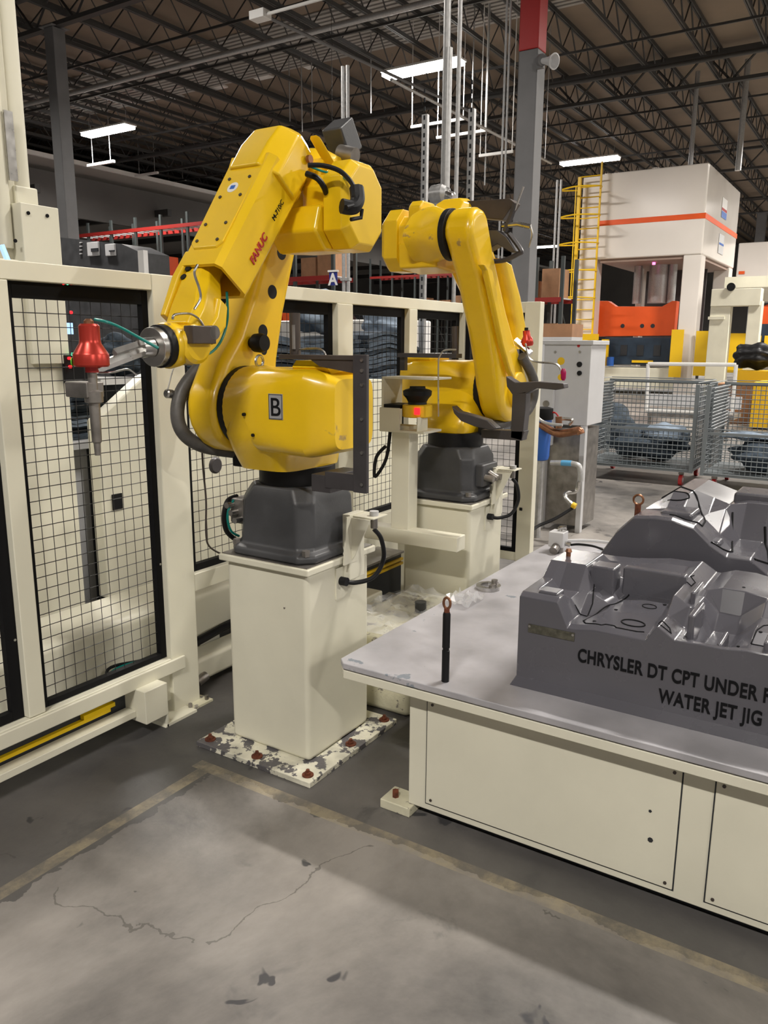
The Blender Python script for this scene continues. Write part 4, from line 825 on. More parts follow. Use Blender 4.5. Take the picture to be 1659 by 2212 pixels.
# grey control box with lit screen behind gate
t = thing('control_cabinet', 'light grey control cabinet with a lit screen seen through the gate mesh', 'control cabinet', (2.98, 4.9, 0))
part('cabinet', box(nb(), 2.70, 3.10, 4.95, 5.3, 0, 2.02), M['cabinet'], t, world=True, bevel=.01)
a, b = ony(132, 697, 4.94), ony(157, 722, 4.94); part('screen', box(nb(), a.x, b.x, 4.93, 4.95, b.z, a.z), M['screen'], t, world=True)
for i, px in enumerate((133, 152)): p = ony(px, 675, 4.94); part('indicator_lamp', cyl(nb(), p, p+Vector((0, -.012, 0)), .012, seg=10), M['redlight'], t, world=True)
for i, (px, py, m) in enumerate(((148, 774, 'redlight'), (165, 783, 'redlight'), (150, 792, 'redlight'), (156, 765, 'greenlight'))): p = ony(px, py, 3.27); single('panel_lamp', cyl(nb(), p, p+Vector((0, -.012, 0)), .007, seg=10), M[m], ('glowing red lamp, uppermost left in the cluster behind the red nozzle', 'glowing red lamp, rightmost in the cluster behind the red nozzle', 'glowing red lamp, lowest in the cluster behind the red nozzle', 'tiny green lamp beside the red lamps behind the nozzle')[i], 'lamp')
p = ony(148, 790, 3.29); single('lamp_panel', box(nb(), p.x-.03, p.x+.10, 3.275, 3.295, p.z-.08, p.z+.05), M['black'], 'black lamp panel on the tower behind the red nozzle', 'panel')
p0, p1 = ony(22, 680, 3.6), ony(40, 805, 3.6); single('yellow_guard', box(nb(), p0.x, p1.x, 3.6, 3.63, p1.z, p0.z), M['safety'], 'vertical yellow bar behind the left edge of the gate mesh', 'guard', bevel=.004)

# ================================================================ table
t = thing('jig_table', 'wide cream steel table with a grey metal plate top in the right foreground', 'table', (3.1, 0, 0))
TX0, TX1, TY0, TY1 = 2.075, 4.22, -1.6, 1.515
bm = nb(); pr = [(TX0+.03, TY1), (TX0, TY1-.03), (TX0, TY0), (TX1, TY0), (TX1, TY1-.25), (TX1-.06, TY1-.08), (TX1-.2, TY1)]
part('plate_top', prism(bm, pr, 'z', .507, .53), M['table'], t, world=True, bevel=.004)
part('shadow_gap', box(nb(), TX0+.02, TX1-.02, TY0, TY1-.3, .503, .507), M['black'], t, world=True)
part('rim', prism(nb(), [(TX0+.03, TY1-.004), (TX0+.003, TY1-.03), (TX0+.003, TY0), (TX1-.02, TY0), (TX1-.02, TY1-.25), (TX1-.2, TY1-.01)], 'z', .472, .503), M['cream'], t, world=True, bevel=.003)
part('body', box(nb(), 2.150, 4.0, -1.5, 1.262, .035, .472), M['cream'], t, world=True, bevel=.004)
bx = 2.150
def paint_panel(y0, y1):
    pn = part('access_panel', box(nb(), bx-.006, bx+.001, y0, y1, .063, .448), M['cream'], t, world=True, bevel=.0025)
    bm = nb()
    for (a, b, c, d) in ((y0-.004, y0, .058, .452), (y1, y1+.004, .058, .452), (y0, y1, .058, .063), (y0, y1, .448, .452)): box(bm, bx-.0012, bx+.001, a, b, c, d)
    part('panel_gap', bm, M['deep'], t, world=True, smooth=False)
    for y in (y0+.02, y1-.02):
        for z in (.08, .43): part('panel_screw', cyl(nb(), (bx-.009, y, z), (bx-.005, y, z), .005, seg=8), M['brown_steel'], pn, world=True)
paint_panel(.375, 1.19); paint_panel(-.55, .285); paint_panel(-1.4, -.64)
part('paint_chip', (lambda b: (cyl(b, (bx-.0075, .445, .20), (bx-.006, .445, .20), .008, seg=7), cyl(b, (bx-.0075, .452, .29), (bx-.006, .452, .29), .005, seg=5), b)[2])(nb()), M['deep'], t, world=True)
part('floor_bracket', box(nb(), 2.12, 2.22, 1.24, 1.36, 0, .035), M['cream_worn'], t, world=True, bevel=.004)
part('bracket_bolt', cyl(nb(), (2.16, 1.32, .035), (2.16, 1.32, .06), .012, seg=6), M['rust'], t, world=True)
part('toe_recess', box(nb(), 2.19, 3.95, -1.5, 1.22, 0, .035), M['deep'], t, world=True)
# threaded post with eye
def locator(x, y, z, h, label, name='locating_post'):
    T = thing(name, label, 'post', (x, y, z))
    lathe(bm := nb(), (0, 0, 0), (0, 0, 1), [(0, .0125), (h*.45, .0125), (h*.455, .0105), (h*.49, .0105), (h*.495, .0125), (h*.97, .0125), (h, .010)], 24); part('post', bm, M['black'], T)
    part('neck', cyl(nb(), (0, 0, h), (0, 0, h+.014), .009), M['rust'], T)
    tube(bm := nb(), [(.0, .012*math.cos(a*PI/10), h+.030+.018*math.sin(a*PI/10)) for a in range(21)], .0045, 8, False); part('eye', bm, M['copper'], T)
    return T
locator(2.135, 1.12, .53, .235, 'black cylindrical post with a copper eye standing on the table corner')
# aluminium ring and film on the table
t = thing('flange_ring', 'low machined steel ring lying on the table near the right pedestal', 'ring', (3.12, 1.43, .53))
bm = nb(); rr = [superring((0, 0, z), (1, 0, 0), (0, 1, 0), r, r, 2, 32) for z, r in ((0, .055), (.018, .055), (.018, .035), (0, .035))]; rings(bm, rr, closed=True); part('ring', bm, M['steel'], t)
part('knob', cyl(nb(), (.02, -.02, .015), (.02, -.02, .04), .014, seg=14), M['dullsteel'], t)
part('clamp_bar', box(nb(), -.03, .04, -.03, -.015, .018, .026), M['dullsteel'], t)
single('plastic_film', crumple(2.80, 2.98, 1.38, 1.50, .532, .035, 7, 6, 11), M['clear'], 'crumpled scrap of clear plastic film on the table edge', 'plastic scrap', smooth=False)
t = thing('pneumatic_valve_box', 'small light grey valve box with fittings at the far corner of the table', 'valve box', (3.93, 1.40, .53))
part('box', box(nb(), -.05, .03, -.035, .045, .03, .11), M['cabinet'], t, bevel=.004)
part('foot', cyl(nb(), (-.02, 0, 0), (-.02, 0, .03), .028), M['dullsteel'], t)
part('fitting', cyl(nb(), (-.01, -.035, .05), (-.01, -.065, .045), .013), M['steel'], t)
part('elbow', tube(nb(), [(0, 0, .11), (0, 0, .125), (.01, -.03, .13)], .012), M['steel'], t)
part('elbow', cyl(nb(), (-.09, .0, .02), (-.05, 0, .035), .022), M['dullsteel'], t)
tube(bm := nb(), [(3.92, 1.335, .575), (3.9, 1.28, .590), (3.86, 1.18, .598), (3.74, 1.06, .60), (3.6, .98, .60)], .006, 8); single('table_hose', bm, M['black'], 'thin black hose from the valve box to the farther grey jig', 'hose')
tube(bm := nb(), [(4.05, 1.44, .555), (4.12, 1.32, .56), (4.14, 1.18, .56), (4.05, 1.02, .57)], .008, 8); single('table_hose', bm, M['cabinet'], 'pale hose curving along the back edge of the table', 'hose')

# ================================================================ jigs
class Height:
    def __init__(s, xs, ys, H): s.xs, s.ys, s.H = xs, ys, H
    def at(s, x, y):
        def loc(a, v):
            v = min(max(v, a[0]), a[-1])
            for i in range(len(a)-1):
                if v <= a[i+1]: return i, (v-a[i])/(a[i+1]-a[i])
            return len(a)-2, 1.0
        i, u = loc(s.xs, x); j, w = loc(s.ys, y); H = s.H
        return (H[i][j]*(1-u)+H[i+1][j]*u)*(1-w) + (H[i][j+1]*(1-u)+H[i+1][j+1]*u)*w
def jig(name, label, hf, z0, flare=.0):
    bm = nb(); nx, ny = len(hf.xs), len(hf.ys)
    T = [[bm.verts.new((hf.xs[i], hf.ys[j], hf.H[i][j])) for j in range(ny)] for i in range(nx)]
    for i in range(nx-1):
        for j in range(ny-1): bm.faces.new((T[i][j], T[i+1][j], T[i+1][j+1], T[i][j+1]))
    border = [(i, 0) for i in range(nx)] + [(nx-1, j) for j in range(1, ny)] + [(i, ny-1) for i in range(nx-2, -1, -1)] + [(0, j) for j in range(ny-2, 0, -1)]
    cx = (hf.xs[0]+hf.xs[-1])/2; cy = (hf.ys[0]+hf.ys[-1])/2
    prev = [T[i][j] for i, j in border]
    for z, fl in ((z0+.03, .0), (z0, .015+flare)):
        ring = []
        for i, j in border:
            x, y = hf.xs[i], hf.ys[j]
            if i == 0: x -= fl
            if i == nx-1: x += fl
            if j == 0: y -= fl
            if j == ny-1: y += fl
            ring.append(bm.verts.new((x, y, z)))
        n = len(ring)
        for k in range(n): bm.faces.new((prev[k], prev[(k+1) % n], ring[(k+1) % n], ring[k]))
        prev = ring
    loc = Vector((cx, cy, z0)); T_ = thing(name, label, 'jig', tuple(loc))
    b = part('moulded_body', bm, M['jig'], T_, world=True, bevel=.004, seg=2, ang=13)
    return T_, b
def scribe(parent, hf, pts, r=.0024, closed=False):
    bm = nb(); P = []
    pts = list(pts) + ([pts[0]] if closed else [])
    for a, b in zip(pts[:-1], pts[1:]):
        n = max(2, int(math.hypot(a[0]-b[0], a[1]-b[1])/.008))
        for k in range(n): u = k/n; x = a[0]+(b[0]-a[0])*u; y = a[1]+(b[1]-a[1])*u; P.append((x, y, hf.at(x, y)+.0006))
    x, y = pts[-1]; P.append((x, y, hf.at(x, y)+.0006)); tube(bm, P, r, 5, False); return part('scribed_line', bm, M['ink'], parent, world=True)
# nearer jig: front edge at x=2.24, left side at y=.92
ys = [-.62, -.50, -.36, -.26, -.15, -.04, .05, .13, .20, .245, .255, .32, .385, .43, .445, .495, .525, .60, .68, .735, .76, .795, .86, .885, .92]
xs = [2.24, 2.262, 2.30, 2.36, 2.43, 2.50, 2.56, 2.60, 2.68, 2.76, 2.84, 2.90]
prof = {}
# front row profile follows the photographed lip
front = [.80, .80, .78, .84, .84, .77, .76, .76, .755, .785, .795, .79, .785, .765, .765, .815, .775, .770, .768, .755, .760, .822, .828, .838, .842]
def prof_row(i, x):
    out = []
    for j, y in enumerate(ys):
        h = front[j]
        if i == 0: h -= .012
        u = (x-2.24)/.66
        if y > .78: h = (.838 if x < 2.36 else (.84 if x < 2.46 else (.885 if x < 2.70 else .84))) + (-.012 if i == 0 else 0) - (.03 if 2.33 < x < 2.45 and y < .87 else 0)
        elif y > .725: h = .762 + (.05 if x > 2.40 else 0) + (.03 if x > 2.52 else 0) + (-.01 if i == 0 else 0)
        elif y > .50: h = .772 + (.012 if x > 2.33 else 0) + (.012 if x > 2.49 and y < .66 else 0) + (.045 if x > 2.58 else 0) + (-.01 if i == 0 else 0) + (.02 if x > 2.7 else 0)
        elif y > .42: h = (.800 if x < 2.42 else .845) + (.012 if abs(y-.495) < .01 else -.02) + (.0 if x < 2.6 else .01)
        elif y > .30: h = .782 - (.045 if 2.28 < x < 2.52 else 0) + (.07 if x > 2.58 else 0)
        elif y > .15: h = .79 + (.02 if x > 2.32 else 0) + (.03 if x > 2.52 else 0)
        elif y > -.05: h = .765 + (.05 if x > 2.36 else 0)
        else: h = h + .03*math.sin(9*x+5*y)
        if i == len(xs)-1: h -= .02
        out.append(h)
    return out
H1 = Height(xs, ys, [prof_row(i, x) for i, x in enumerate(xs)])
J1, J1b = jig('moulding_jig', 'nearer glossy grey moulded jig block lettered across its front on the table', H1, .53)
scribe(J1, H1, [(2.275, .715), (2.30, .73), (2.38, .70), (2.47, .675), (2.52, .665), (2.575, .665)])
scribe(J1, H1, [(2.275, .715), (2.268, .665), (2.282, .655), (2.285, .63), (2.272, .62), (2.272, .56), (2.28, .54)])
scribe(J1, H1, [(2.325+.018*math.cos(a*PI/10), .585+.035*math.sin(a*PI/10)) for a in range(20)], closed=True)
scribe(J1, H1, [(2.47+.014*math.cos(a*PI/8), .575+.022*math.sin(a*PI/8)) for a in range(16)], r=.0014, closed=True)
scribe(J1, H1, [(2.36, .78), (2.35, .735), (2.40, .735), (2.50, .765), (2.56, .77)], r=.0022)
scribe(J1, H1, [(2.262, .50), (2.262, .46), (2.285, .47), (2.30, .505)], r=.0022)
scribe(J1, H1, [(2.58, .50), (2.575, .475), (2.61, .47), (2.63, .49), (2.66, .485)], r=.002)
scribe(J1, H1, [(2.30, .255), (2.37, .25), (2.42, .24), (2.46, .20), (2.46, .1)], r=.002)
scribe(J1, H1, [(2.30, .255), (2.30, .21), (2.29, .17), (2.27, .165)], r=.002)
scribe(J1, H1, [(2.56, .20), (2.50, .205), (2.50, .10)], r=.0014)
for (x, y, r) in ((2.30, .695, .006), (2.40, .66, .006), (2.50, .535, .006), (2.33, .29, .004), (2.36, .24, .005), (2.64, .33, .005)):
    z = H1.at(x, y); part('pin_hole', cyl(nb(), (x, y, z-.004), (x, y, z+.0012), r, seg=12), M['ink'], J1, world=True)
# raised moulded ribs and plateaus that catch the light
for (x0, x1, y0, y1, h) in ((2.56, 2.60, .49, .69, .018), (2.29, 2.44, .405, .425, .03), (2.46, 2.60, .44, .455, .022), (2.27, 2.33, .805, .87, .008), (2.50, 2.58, .70, .78, .02), (2.26, 2.34, .205, .22, .014), (2.26, 2.36, .165, .18, .014), (2.28, 2.40, .325, .34, .02)):
    z = max(H1.at(x0, y0), H1.at(x1, y1), H1.at(x0, y1), H1.at(x1, y0)); zz = min(H1.at(x0, y0), H1.at(x1, y1), H1.at(x0, y1), H1.at(x1, y0)); part('moulded_rib', box(nb(), x0, x1, y0, y1, zz-.02, z+h), M['jig'], J1, world=True, bevel=.007, seg=3)
text_place('CHRYSLER DT CPT UNDER F', .0585, (2.2385, .722, .655), (0, -1, 0), (0, 0, 1), M['ink'], J1, extrude=.0012, bold=.0014, cond=.68)
text_place('WATER JET JIG', .0585, (2.2385, .475, .585), (0, -1, 0), (0, 0, 1), M['ink'], J1, extrude=.0012, bold=.0014, cond=.68)
part('name_plate', box(nb(), 2.2375, 2.241, .735, .885, .715, .742), mat('worn_brass_plate', (.11, .105, .08), .4, .4, var=.4, vscale=60), J1, world=True, label='small worn brass nameplate')
for y in (.74, .88): part('plate_screw', cyl(nb(), (2.2355, y, .735), (2.2378, y, .735), .004, seg=10), M['steel'], J1, world=True)
part('corner_stud', lathe(nb(), (2.58, .885, H1.at(2.58, .885)), (0, 0, 1), [(0, .008), (.012, .008), (.016, .012), (.026, .008)], 14), M['copper'], J1, world=True)
# farther jig: tall, with sloping sides
ys2 = [-.9, -.5, -.2, .05, .20, .30, .36, .44, .50, .56, .64, .70, .78, .84, .90]
xs2 = [2.98, 3.0, 3.06, 3.16, 3.26, 3.36, 3.46, 3.56, 3.64, 3.66]
def row2(i, x):
    out = []
    for y in ys2:
        if y > .88: h = .80
        elif y > .82: h = .90
        elif y > .76: h = .965
        elif y > .62: h = .975 + (.05 if x > 3.2 else 0)
        elif y > .53: h = .955 + (.045 if x > 3.3 else 0)
        elif y > .47: h = .90 + (.08 if x > 3.2 else 0)
        elif y > .34: h = .865 + (.13 if x > 3.3 else 0)
        elif y > .25: h = .82 + (.17 if x > 3.35 else 0)
        else: h = .86 + (.13 if x > 3.3 else 0)
        if i == 0: h -= .008
        out.append(h)
    return out
H2 = Height(xs2, ys2, [row2(i, x) for i, x in enumerate(xs2)])
J2_, J2b = jig('moulding_jig', 'farther taller grey moulded jig with sloping side and lifting eye on the table', H2, .53, .02)
scribe(J2_, H2, [(3.04, .66), (3.03, .60), (3.06, .545), (3.14, .55), (3.3, .62), (3.42, .72), (3.42, .78)], r=.0035)
scribe(J2_, H2, [(3.30, .48), (3.18, .455), (3.04, .43), (3.01, .46), (3.0, .50)], r=.004)
scribe(J2_, H2, [(3.30, .36), (3.2, .33), (3.08, .31), (3.0, .35)], r=.005)
scribe(J2_, H2, [(3.24+.03*math.cos(a*PI/10), .69+.055*math.sin(a*PI/10)) for a in range(20)], r=.003, closed=True)
for (x0, x1, y0, y1, z0, z1) in ((3.05, 3.2, .58, .70, .93, .985), (3.42, 3.60, .30, .50, .95, 1.02), (3.02, 3.10, .47, .52, .80, .90)):
    part('moulded_rib', box(nb(), x0, x1, y0, y1, z0, z1), M['jig'], J2_, world=True, bevel=.012, seg=3)
e = onx(1358, 1105, 3.05); zt = .97
part('eye_nut', cyl(nb(), (3.12, .80, .93), (3.12, .80, .985), .012, seg=6), M['rust'], J2_, world=True)
tube(bm := nb(), [(3.12, .80+.019*math.cos(a*PI/10), 1.005+.019*math.sin(a*PI/10)) for a in range(21)], .0045, 8, False); part('lifting_eye', bm, M['copper'], J2_, world=True)

# ================================================================ right-hand equipment behind the cell
t = thing('pump_cabinet', 'light grey electrical cabinet on a frame right of the fence end', 'cabinet', (6.8, 2.4, 0))
part('cabinet', box(nb(), 6.55, 6.95, 2.15, 2.56, .93, 1.62), M['cabinet'], t, world=True, bevel=.006)
part('lid', box(nb(), 6.53, 6.97, 2.13, 2.58, 1.60, 1.635), M['cabinet'], t, world=True, bevel=.004)
for y in (2.16, 2.50): part('frame_post', box(nb(), 6.55, 6.61, y, y+.045, 0, .93), M['cabinet'], t, world=True, bevel=.003)
part('side_panel', box(nb(), 6.60, 6.95, 2.17, 2.52, .05, .90), M['dullsteel'], t, world=True)
part('switch_column', box(nb(), 6.50, 6.56, 2.44, 2.56, .75, 1.25), M['cabinet'], t, world=True, bevel=.004)
def px_disc(px, py, x, r, m, name, parent, dep=.012, seg=14):
    p = onx(px, py, x); return part(name, cyl(nb(), p, p-Vector((dep, 0, 0)), r, seg=seg), M[m], parent, world=True)
px_disc(1252, 787, 6.55, .022, 'black', 'selector_switch', t); px_disc(1252, 806, 6.55, .020, 'black', 'selector_switch', t)
px_disc(1212, 780, 6.55, .032, 'safety', 'warning_label', t, .002); px_disc(1211, 815, 6.55, .026, 'safety', 'warning_label', t, .002)
px_disc(1250, 747, 6.55, .013, 'redplain', 'small_sticker', t, .002); px_disc(1200, 760, 6.55, .010, 'steel', 'lock', t); px_disc(1253, 760, 6.55, .010, 'steel', 'lock', t)
px_disc(1180, 872, 6.50, .028, 'dullsteel', 'pressure_gauge', t)
t = thing('water_filter', 'blue cartridge water filter housing with a black cap beside the grey cabinet', 'filter', (6.2, 2.36, .45))
a = onx(1170, 940, 6.2)
part('blue_bowl', lathe(nb(), (6.2, a.y, 1.00), (0, 0, -1), [(0, .078), (.02, .078), (.30, .070), (.33, .062), (.34, .04)], 28), M['blue'], t, world=True)
part('black_cap', lathe(nb(), (6.2, a.y, 1.10), (0, 0, -1), [(0, .05), (.01, .085), (.09, .09), (.10, .085)], 28), M['black'], t, world=True)
part('copper_pipe', tube(nb(), [onx(1165, 915, 6.15), onx(1200, 935, 6.12), onx(1225, 935, 6.1), onx(1250, 930, 6.1), onx(1255, 938, 6.1)], .032, 12), M['copper'], t, world=True)
part('copper_pipe', cyl(nb(), onx(1207, 925, 6.1), onx(1207, 900, 6.1), .026), M['copper'], t, world=True)
part('drain_pipe', tube(nb(), [onx(1190, 1000, 6.2), onx(1215, 1000, 6.2), onx(1240, 1002, 6.2), onx(1252, 1010, 6.2), onx(1255, 1040, 6.2)], .022, 12), M['galv'], t, world=True)
part('blue_tape', tube(nb(), [onx(1213, 1000, 6.2), onx(1235, 1001, 6.2)], .0235, 12, False), mat('light_blue_tape', (.1, .35, .6), .5), t, world=True)
part('stand_pipe', tube(nb(), [(6.2, a.y, .68), (6.2, a.y, 0)], .03, 10, False), M['galv'], t, world=True)
part('valve', tube(nb(), [onx(1250, 1040, 6.2), onx(1245, 1060, 6.2), onx(1225, 1065, 6.15), onx(1222, 1075, 6.12), onx(1240, 1095, 6.1)], .018, 10), M['steel'], t, world=True)
part('valve_tag', cyl(nb(), onx(1236, 1090, 6.08), onx(1244, 1094, 6.08), .024), M['safety'], t, world=True)
part('black_hose', tube(nb(), [onx(1236, 1098, 6.1), onx(1200, 1120, 6.0), onx(1165, 1135, 5.9), onx(1150, 1145, 5.8)], .014), M['black'], t, world=True)
part('red_hose', tube(nb(), [onx(1184, 905, 6.2), onx(1190, 893, 6.2), onx(1200, 892, 6.2), onx(1208, 903, 6.2)], .007), M['redplain'], t, world=True)
part('steel_elbow', tube(nb(), [onx(1205, 905, 6.2), onx(1225, 905, 6.2), onx(1237, 908, 6.2), onx(1230, 918, 6.2)], .014), M['steel'], t, world=True)
part('pale_hose', tube(nb(), [onx(1155, 885, 6.0), onx(1165, 905, 6.0), onx(1185, 915, 6.0), onx(1215, 918, 6.0)], .012), M['galv'], t, world=True)
# strut posts behind the right robot
for i, px in enumerate((917, 1016)):
    p = onx(px, 400, 6.4); top = onx(px, (248, 236)[i], 6.4).z
    T = thing('strut_post', ('grey slotted strut post behind the right robot, left of the drop pipes', 'grey slotted strut post behind the right robot, right of the drop pipes')[i], 'post', (6.4, p.y, 0))
    part('channel', box(nb(), -.02, .02, -.028, .028, 0, top), M['galv'], T, bevel=.004)
    bm = nb()
    for k in range(28): box(bm, -.0225, -.018, -.008, .008, 1.8+.07*k, 1.835+.07*k)
    part('slots', bm, M['deep'], T, smooth=False, kind='stuff')
# wire baskets
def basket(y0, y1, x0, x1, label, hi_left, fill, seed):
    T = thing('wire_basket', label, 'basket', ((x0+x1)/2, (y0+y1)/2, 0))
    z0, z1 = .20, .63
    bm = nb(); n = int((y1-y0)/.055)
    for s, x in ((0, x0), (1, x1)):
        for k in range(n+1): y = y0+(y1-y0)*k/n; tube(bm, [(x, y, z0), (x, y, z1 if s == 0 else 1.15)], .004, 4, False)
        for k in range(10 if s == 0 else 19): z = z0+.055*k; tube(bm, [(x, y0, z), (x, y1, z)], .005, 4, False)
    m_ = int((x1-x0)/.055)
    for s, y in ((0, y0), (1, y1)):
        for k in range(m_+1): x = x0+(x1-x0)*k/m_; tube(bm, [(x, y, z0), (x, y, 1.15)], .004, 4, False)
        for k in range(19): z = z0+.055*k; tube(bm, [(x0, y, z), (x1, y, z)], .005, 4, False)
    part('wire_mesh', bm, M['netting'], T, world=True, smooth=False, kind='stuff')
    for x in (x0, x1):
        for y in (y0, y1): part('corner_post', box(nb(), x-.02, x+.02, y-.02, y+.02, .17, 1.17), M['netting'], T, world=True)
    part('top_rim', box(nb(), x0-.012, x0+.012, y0, y1, z1, z1+.03), M['netting'], T, world=True)
    part('top_rim', box(nb(), x1-.012, x1+.012, y0, y1, 1.14, 1.17), M['netting'], T, world=True)
    part('floor_tray', box(nb(), x0, x1, y0, y1, .17, .20), M['netting'], T, world=True)
    sy = y1-.02 
    for k in range(13): part('louvre_slat', box(nb(), x0+.02, x1-.02, sy-.03, sy-.022, .66+.038*k, .688+.038*k, rot=Matrix.Rotation(.5, 3, 'X')), M['netting'], T, world=True, smooth=False)
    for x in (x0+.1, x1-.1):
        for y in (y0+.12, y1-.12):
            w = part('caster', cyl(nb(), (x, y-.02, .065), (x, y+.02, .065), .065, seg=16), M['redplain'], T, world=True)
            part('hub', cyl(nb(), (x, y-.024, .065), (x, y+.024, .065), .03, seg=12), M['cabinet'], w, world=True)
            part('caster_fork', box(nb(), x-.02, x+.02, y-.03, y+.03, .13, .17), M['dullsteel'], w, world=True)
    return T
basket(1.86, 3.15, 9.45, 10.5, 'grey wire mesh basket on red casters holding blue scrap, left of the two', True, 1, 1)
basket(.45, 1.72, 9.35, 10.4, 'grey wire mesh basket on red casters at the right edge', True, 2, 2)
lump('felt_scrap', (9.95, 2.5, .205), .34, 'blue-grey felt scrap heaped inside the left wire basket', 'felt', 21, 'scrap', (1.1, 1.4, .55))
lump('felt_scrap', (9.75, 2.25, .45), .16, 'pale blue scrap lying on the heap in the left wire basket', 'feltlight', 22, 'scrap', (1.2, 1.5, .7))
lump('felt_scrap', (9.85, 1.08, .205), .36, 'blue-grey felt scrap filling the right wire basket', 'felt', 23, 'scrap', (1, 1.3, .5))
for i, (x, y) in enumerate(((9.7, 1.35), (9.75, .95))):
    o = lump('felt_roll', (x, y, .56+.0*i), .17, ('pale felt roll lying across the right wire basket, left one', 'pale felt roll lying across the right wire basket, right one')[i], 'feltlight', 30+i, 'felt roll', (1, 1.4, .25))
# tall basket with dark load behind the first
lump('dark_load', (11.6, 3.75, 0.0), .5, 'dark load of trim behind the left wire basket', 'felt', 41, 'scrap', (1, 1.1, .75))
# white pallet frame cart
def PT(x, a, b, r=.03):
    A, B = onx(*a, x), onx(*b, x); return A, B
t = thing('white_frame_cart', 'open white tube frame on a low cart in front of the press', 'frame', tuple(onx(1490, 890, 16)*1))
XF = 14.5
cs = [(1400, 786), (1590, 788), (1582, 893), (1396, 886)]
pts = [onx(*c, XF) for c in cs]
for i in range(4):
    a, b = pts[i], pts[(i+1) % 4]; part('frame_tube', tube(nb(), [a, b], .032, 8, False), M['white'], t, world=True)
a, b = onx(1400, 872, XF), onx(1585, 890, XF); part('cart_bed', box(nb(), XF, XF+.8, b.y, a.y, a.z-.22, a.z-.14), M['dullsteel'], t, world=True)
a, b = onx(1395, 850, XF+.3), onx(1600, 885, XF+.3); part('cart_skirt', box(nb(), XF+.3, XF+.34, b.y, a.y, b.z, a.z), M['cabinet'], t, world=True)
for y in (b.y+.15, a.y-.15):
    for x in (XF+.1, XF+.7): part('caster', cyl(nb(), (x, y-.03, .08), (x, y+.03, .08), .08, seg=14), M['dullsteel'], t, world=True)
for y in (b.y+.15, a.y-.15): part('cart_leg', box(nb(), XF+.1, XF+.14, y-.02, y+.02, .14, onx(1400, 872, XF).z-.2), M['dullsteel'], t, world=True)

# ---------------------------------------------------------------- press
PXF = 26.8
t = thing('forming_press', 'tall glossy white forming press with an orange stripe and yellow ladder', 'press', (29, 7.2, 0))
part('crown', box(nb(), PXF, 32.4, 5.5, 8.80, 4.35, 7.0), M['presswhite'], t, world=True, bevel=.05, seg=3)
part('orange_stripe', box(nb(), PXF-.01, 32.42, 5.485, 8.80, 5.40, 5.56), M['orange'], t, world=True)
part('front_column', box(nb(), PXF+.02, PXF+.62, 5.50, 6.05, 0, 4.35), M['presswhite'], t, world=True, bevel=.03)
part('front_column', box(nb(), PXF-.0, PXF+.7, 8.82, 9.40, 0, 6.95), M['presswhite'], t, world=True, bevel=.03)
part('rear_column', box(nb(), 31.7, 32.38, 5.52, 6.05, 0, 4.35), M['presswhite'], t, world=True, bevel=.03)
part('rear_column', box(nb(), 31.7, 32.38, 8.25, 8.80, 0, 4.35), M['presswhite'], t, world=True, bevel=.03)
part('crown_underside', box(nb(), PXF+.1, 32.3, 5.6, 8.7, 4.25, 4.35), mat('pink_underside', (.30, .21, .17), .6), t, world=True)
part('ram_beam', (lambda b: prism(b, PX(PXF+.9, (1277, 650), (1313, 650), (1330, 662), (1430, 662), (1452, 650), (1462, 650), (1455, 725), (1280, 727)), 'x', PXF+.9, PXF+1.3))(nb()), M['orange'], t, world=True, bevel=.01)
for px in (1345, 1387, 1410): p = onx(px, 704, PXF+.9); part('ram_port', cyl(nb(), p, p-Vector((.01, 0, 0)), .07, seg=10), M['deep'], t, world=True)
part('hydraulic_cylinder', cyl(nb(), (28.6, 7.2, 3.0), (28.6, 7.2, 4.3), .32), M['galv'], t, world=True)
for y in (7.9, 6.75): part('hydraulic_cylinder', cyl(nb(), (28.6, y, 3.0), (28.6, y, 4.3), .14), M['galv'], t, world=True)
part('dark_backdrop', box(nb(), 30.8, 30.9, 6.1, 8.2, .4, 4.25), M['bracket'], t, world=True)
for (a, b) in (((1362, 640), (1378, 558)), ((1425, 640), (1437, 556)), ((1300, 560), (1310, 648))):
    pass
part('frame_post', box(nb(), 29.5, 29.7, 8.0, 8.15, .5, 4.3), M['presswhite'], t, world=True)
part('lower_die', box(nb(), PXF+.7, PXF+1.8, 6.35, 8.6, .95, 1.85), M['navy'], t, world=True, bevel=.02)
for y in (6.8, 7.35, 7.9): part('die_window', box(nb(), PXF+.68, PXF+.71, y-.11, y+.11, 1.25, 1.6), M['deep'], t, world=True)
part('die_spring', box(nb(), PXF+.66, PXF+.70, 6.9, 7.6, 1.02, 1.10), M['safety'], t, world=True)
part('blue_drum', cyl(nb(), (PXF+.4, 8.25, .9), (PXF+.4, 8.25, 1.2), .12, seg=14), M['blue'], t, world=True)
part('bed', box(nb(), PXF+.2, PXF+2.2, 6.05, 8.8, .2, .86), M['cream'], t, world=True, bevel=.02)
for (px0, px1, py0, py1) in ((1452, 1470, 712, 815), (1505, 1528, 715, 812), (1566, 1586, 720, 805)):
    a, b = onx(px0, py0, PXF-.1), onx(px1, py1, PXF-.1); part('yellow_guard', box(nb(), PXF-.14, PXF-.1, b.y, a.y, b.z, a.z), M['safety'], t, world=True)
a, b = onx(1302, 733, PXF+.5), onx(1313, 790, PXF+.5); part('yellow_guard', box(nb(), PXF+.4, PXF+.5, b.y, a.y, b.z, a.z), M['safety'], t, world=True)
p = onx(1413, 562, PXF+.8); part('press_lamp', cyl(nb(), p, p-Vector((0, 0, .14)), .05, seg=10), M['pinklight'], t, world=True, label='pink glowing lamp under the crown')
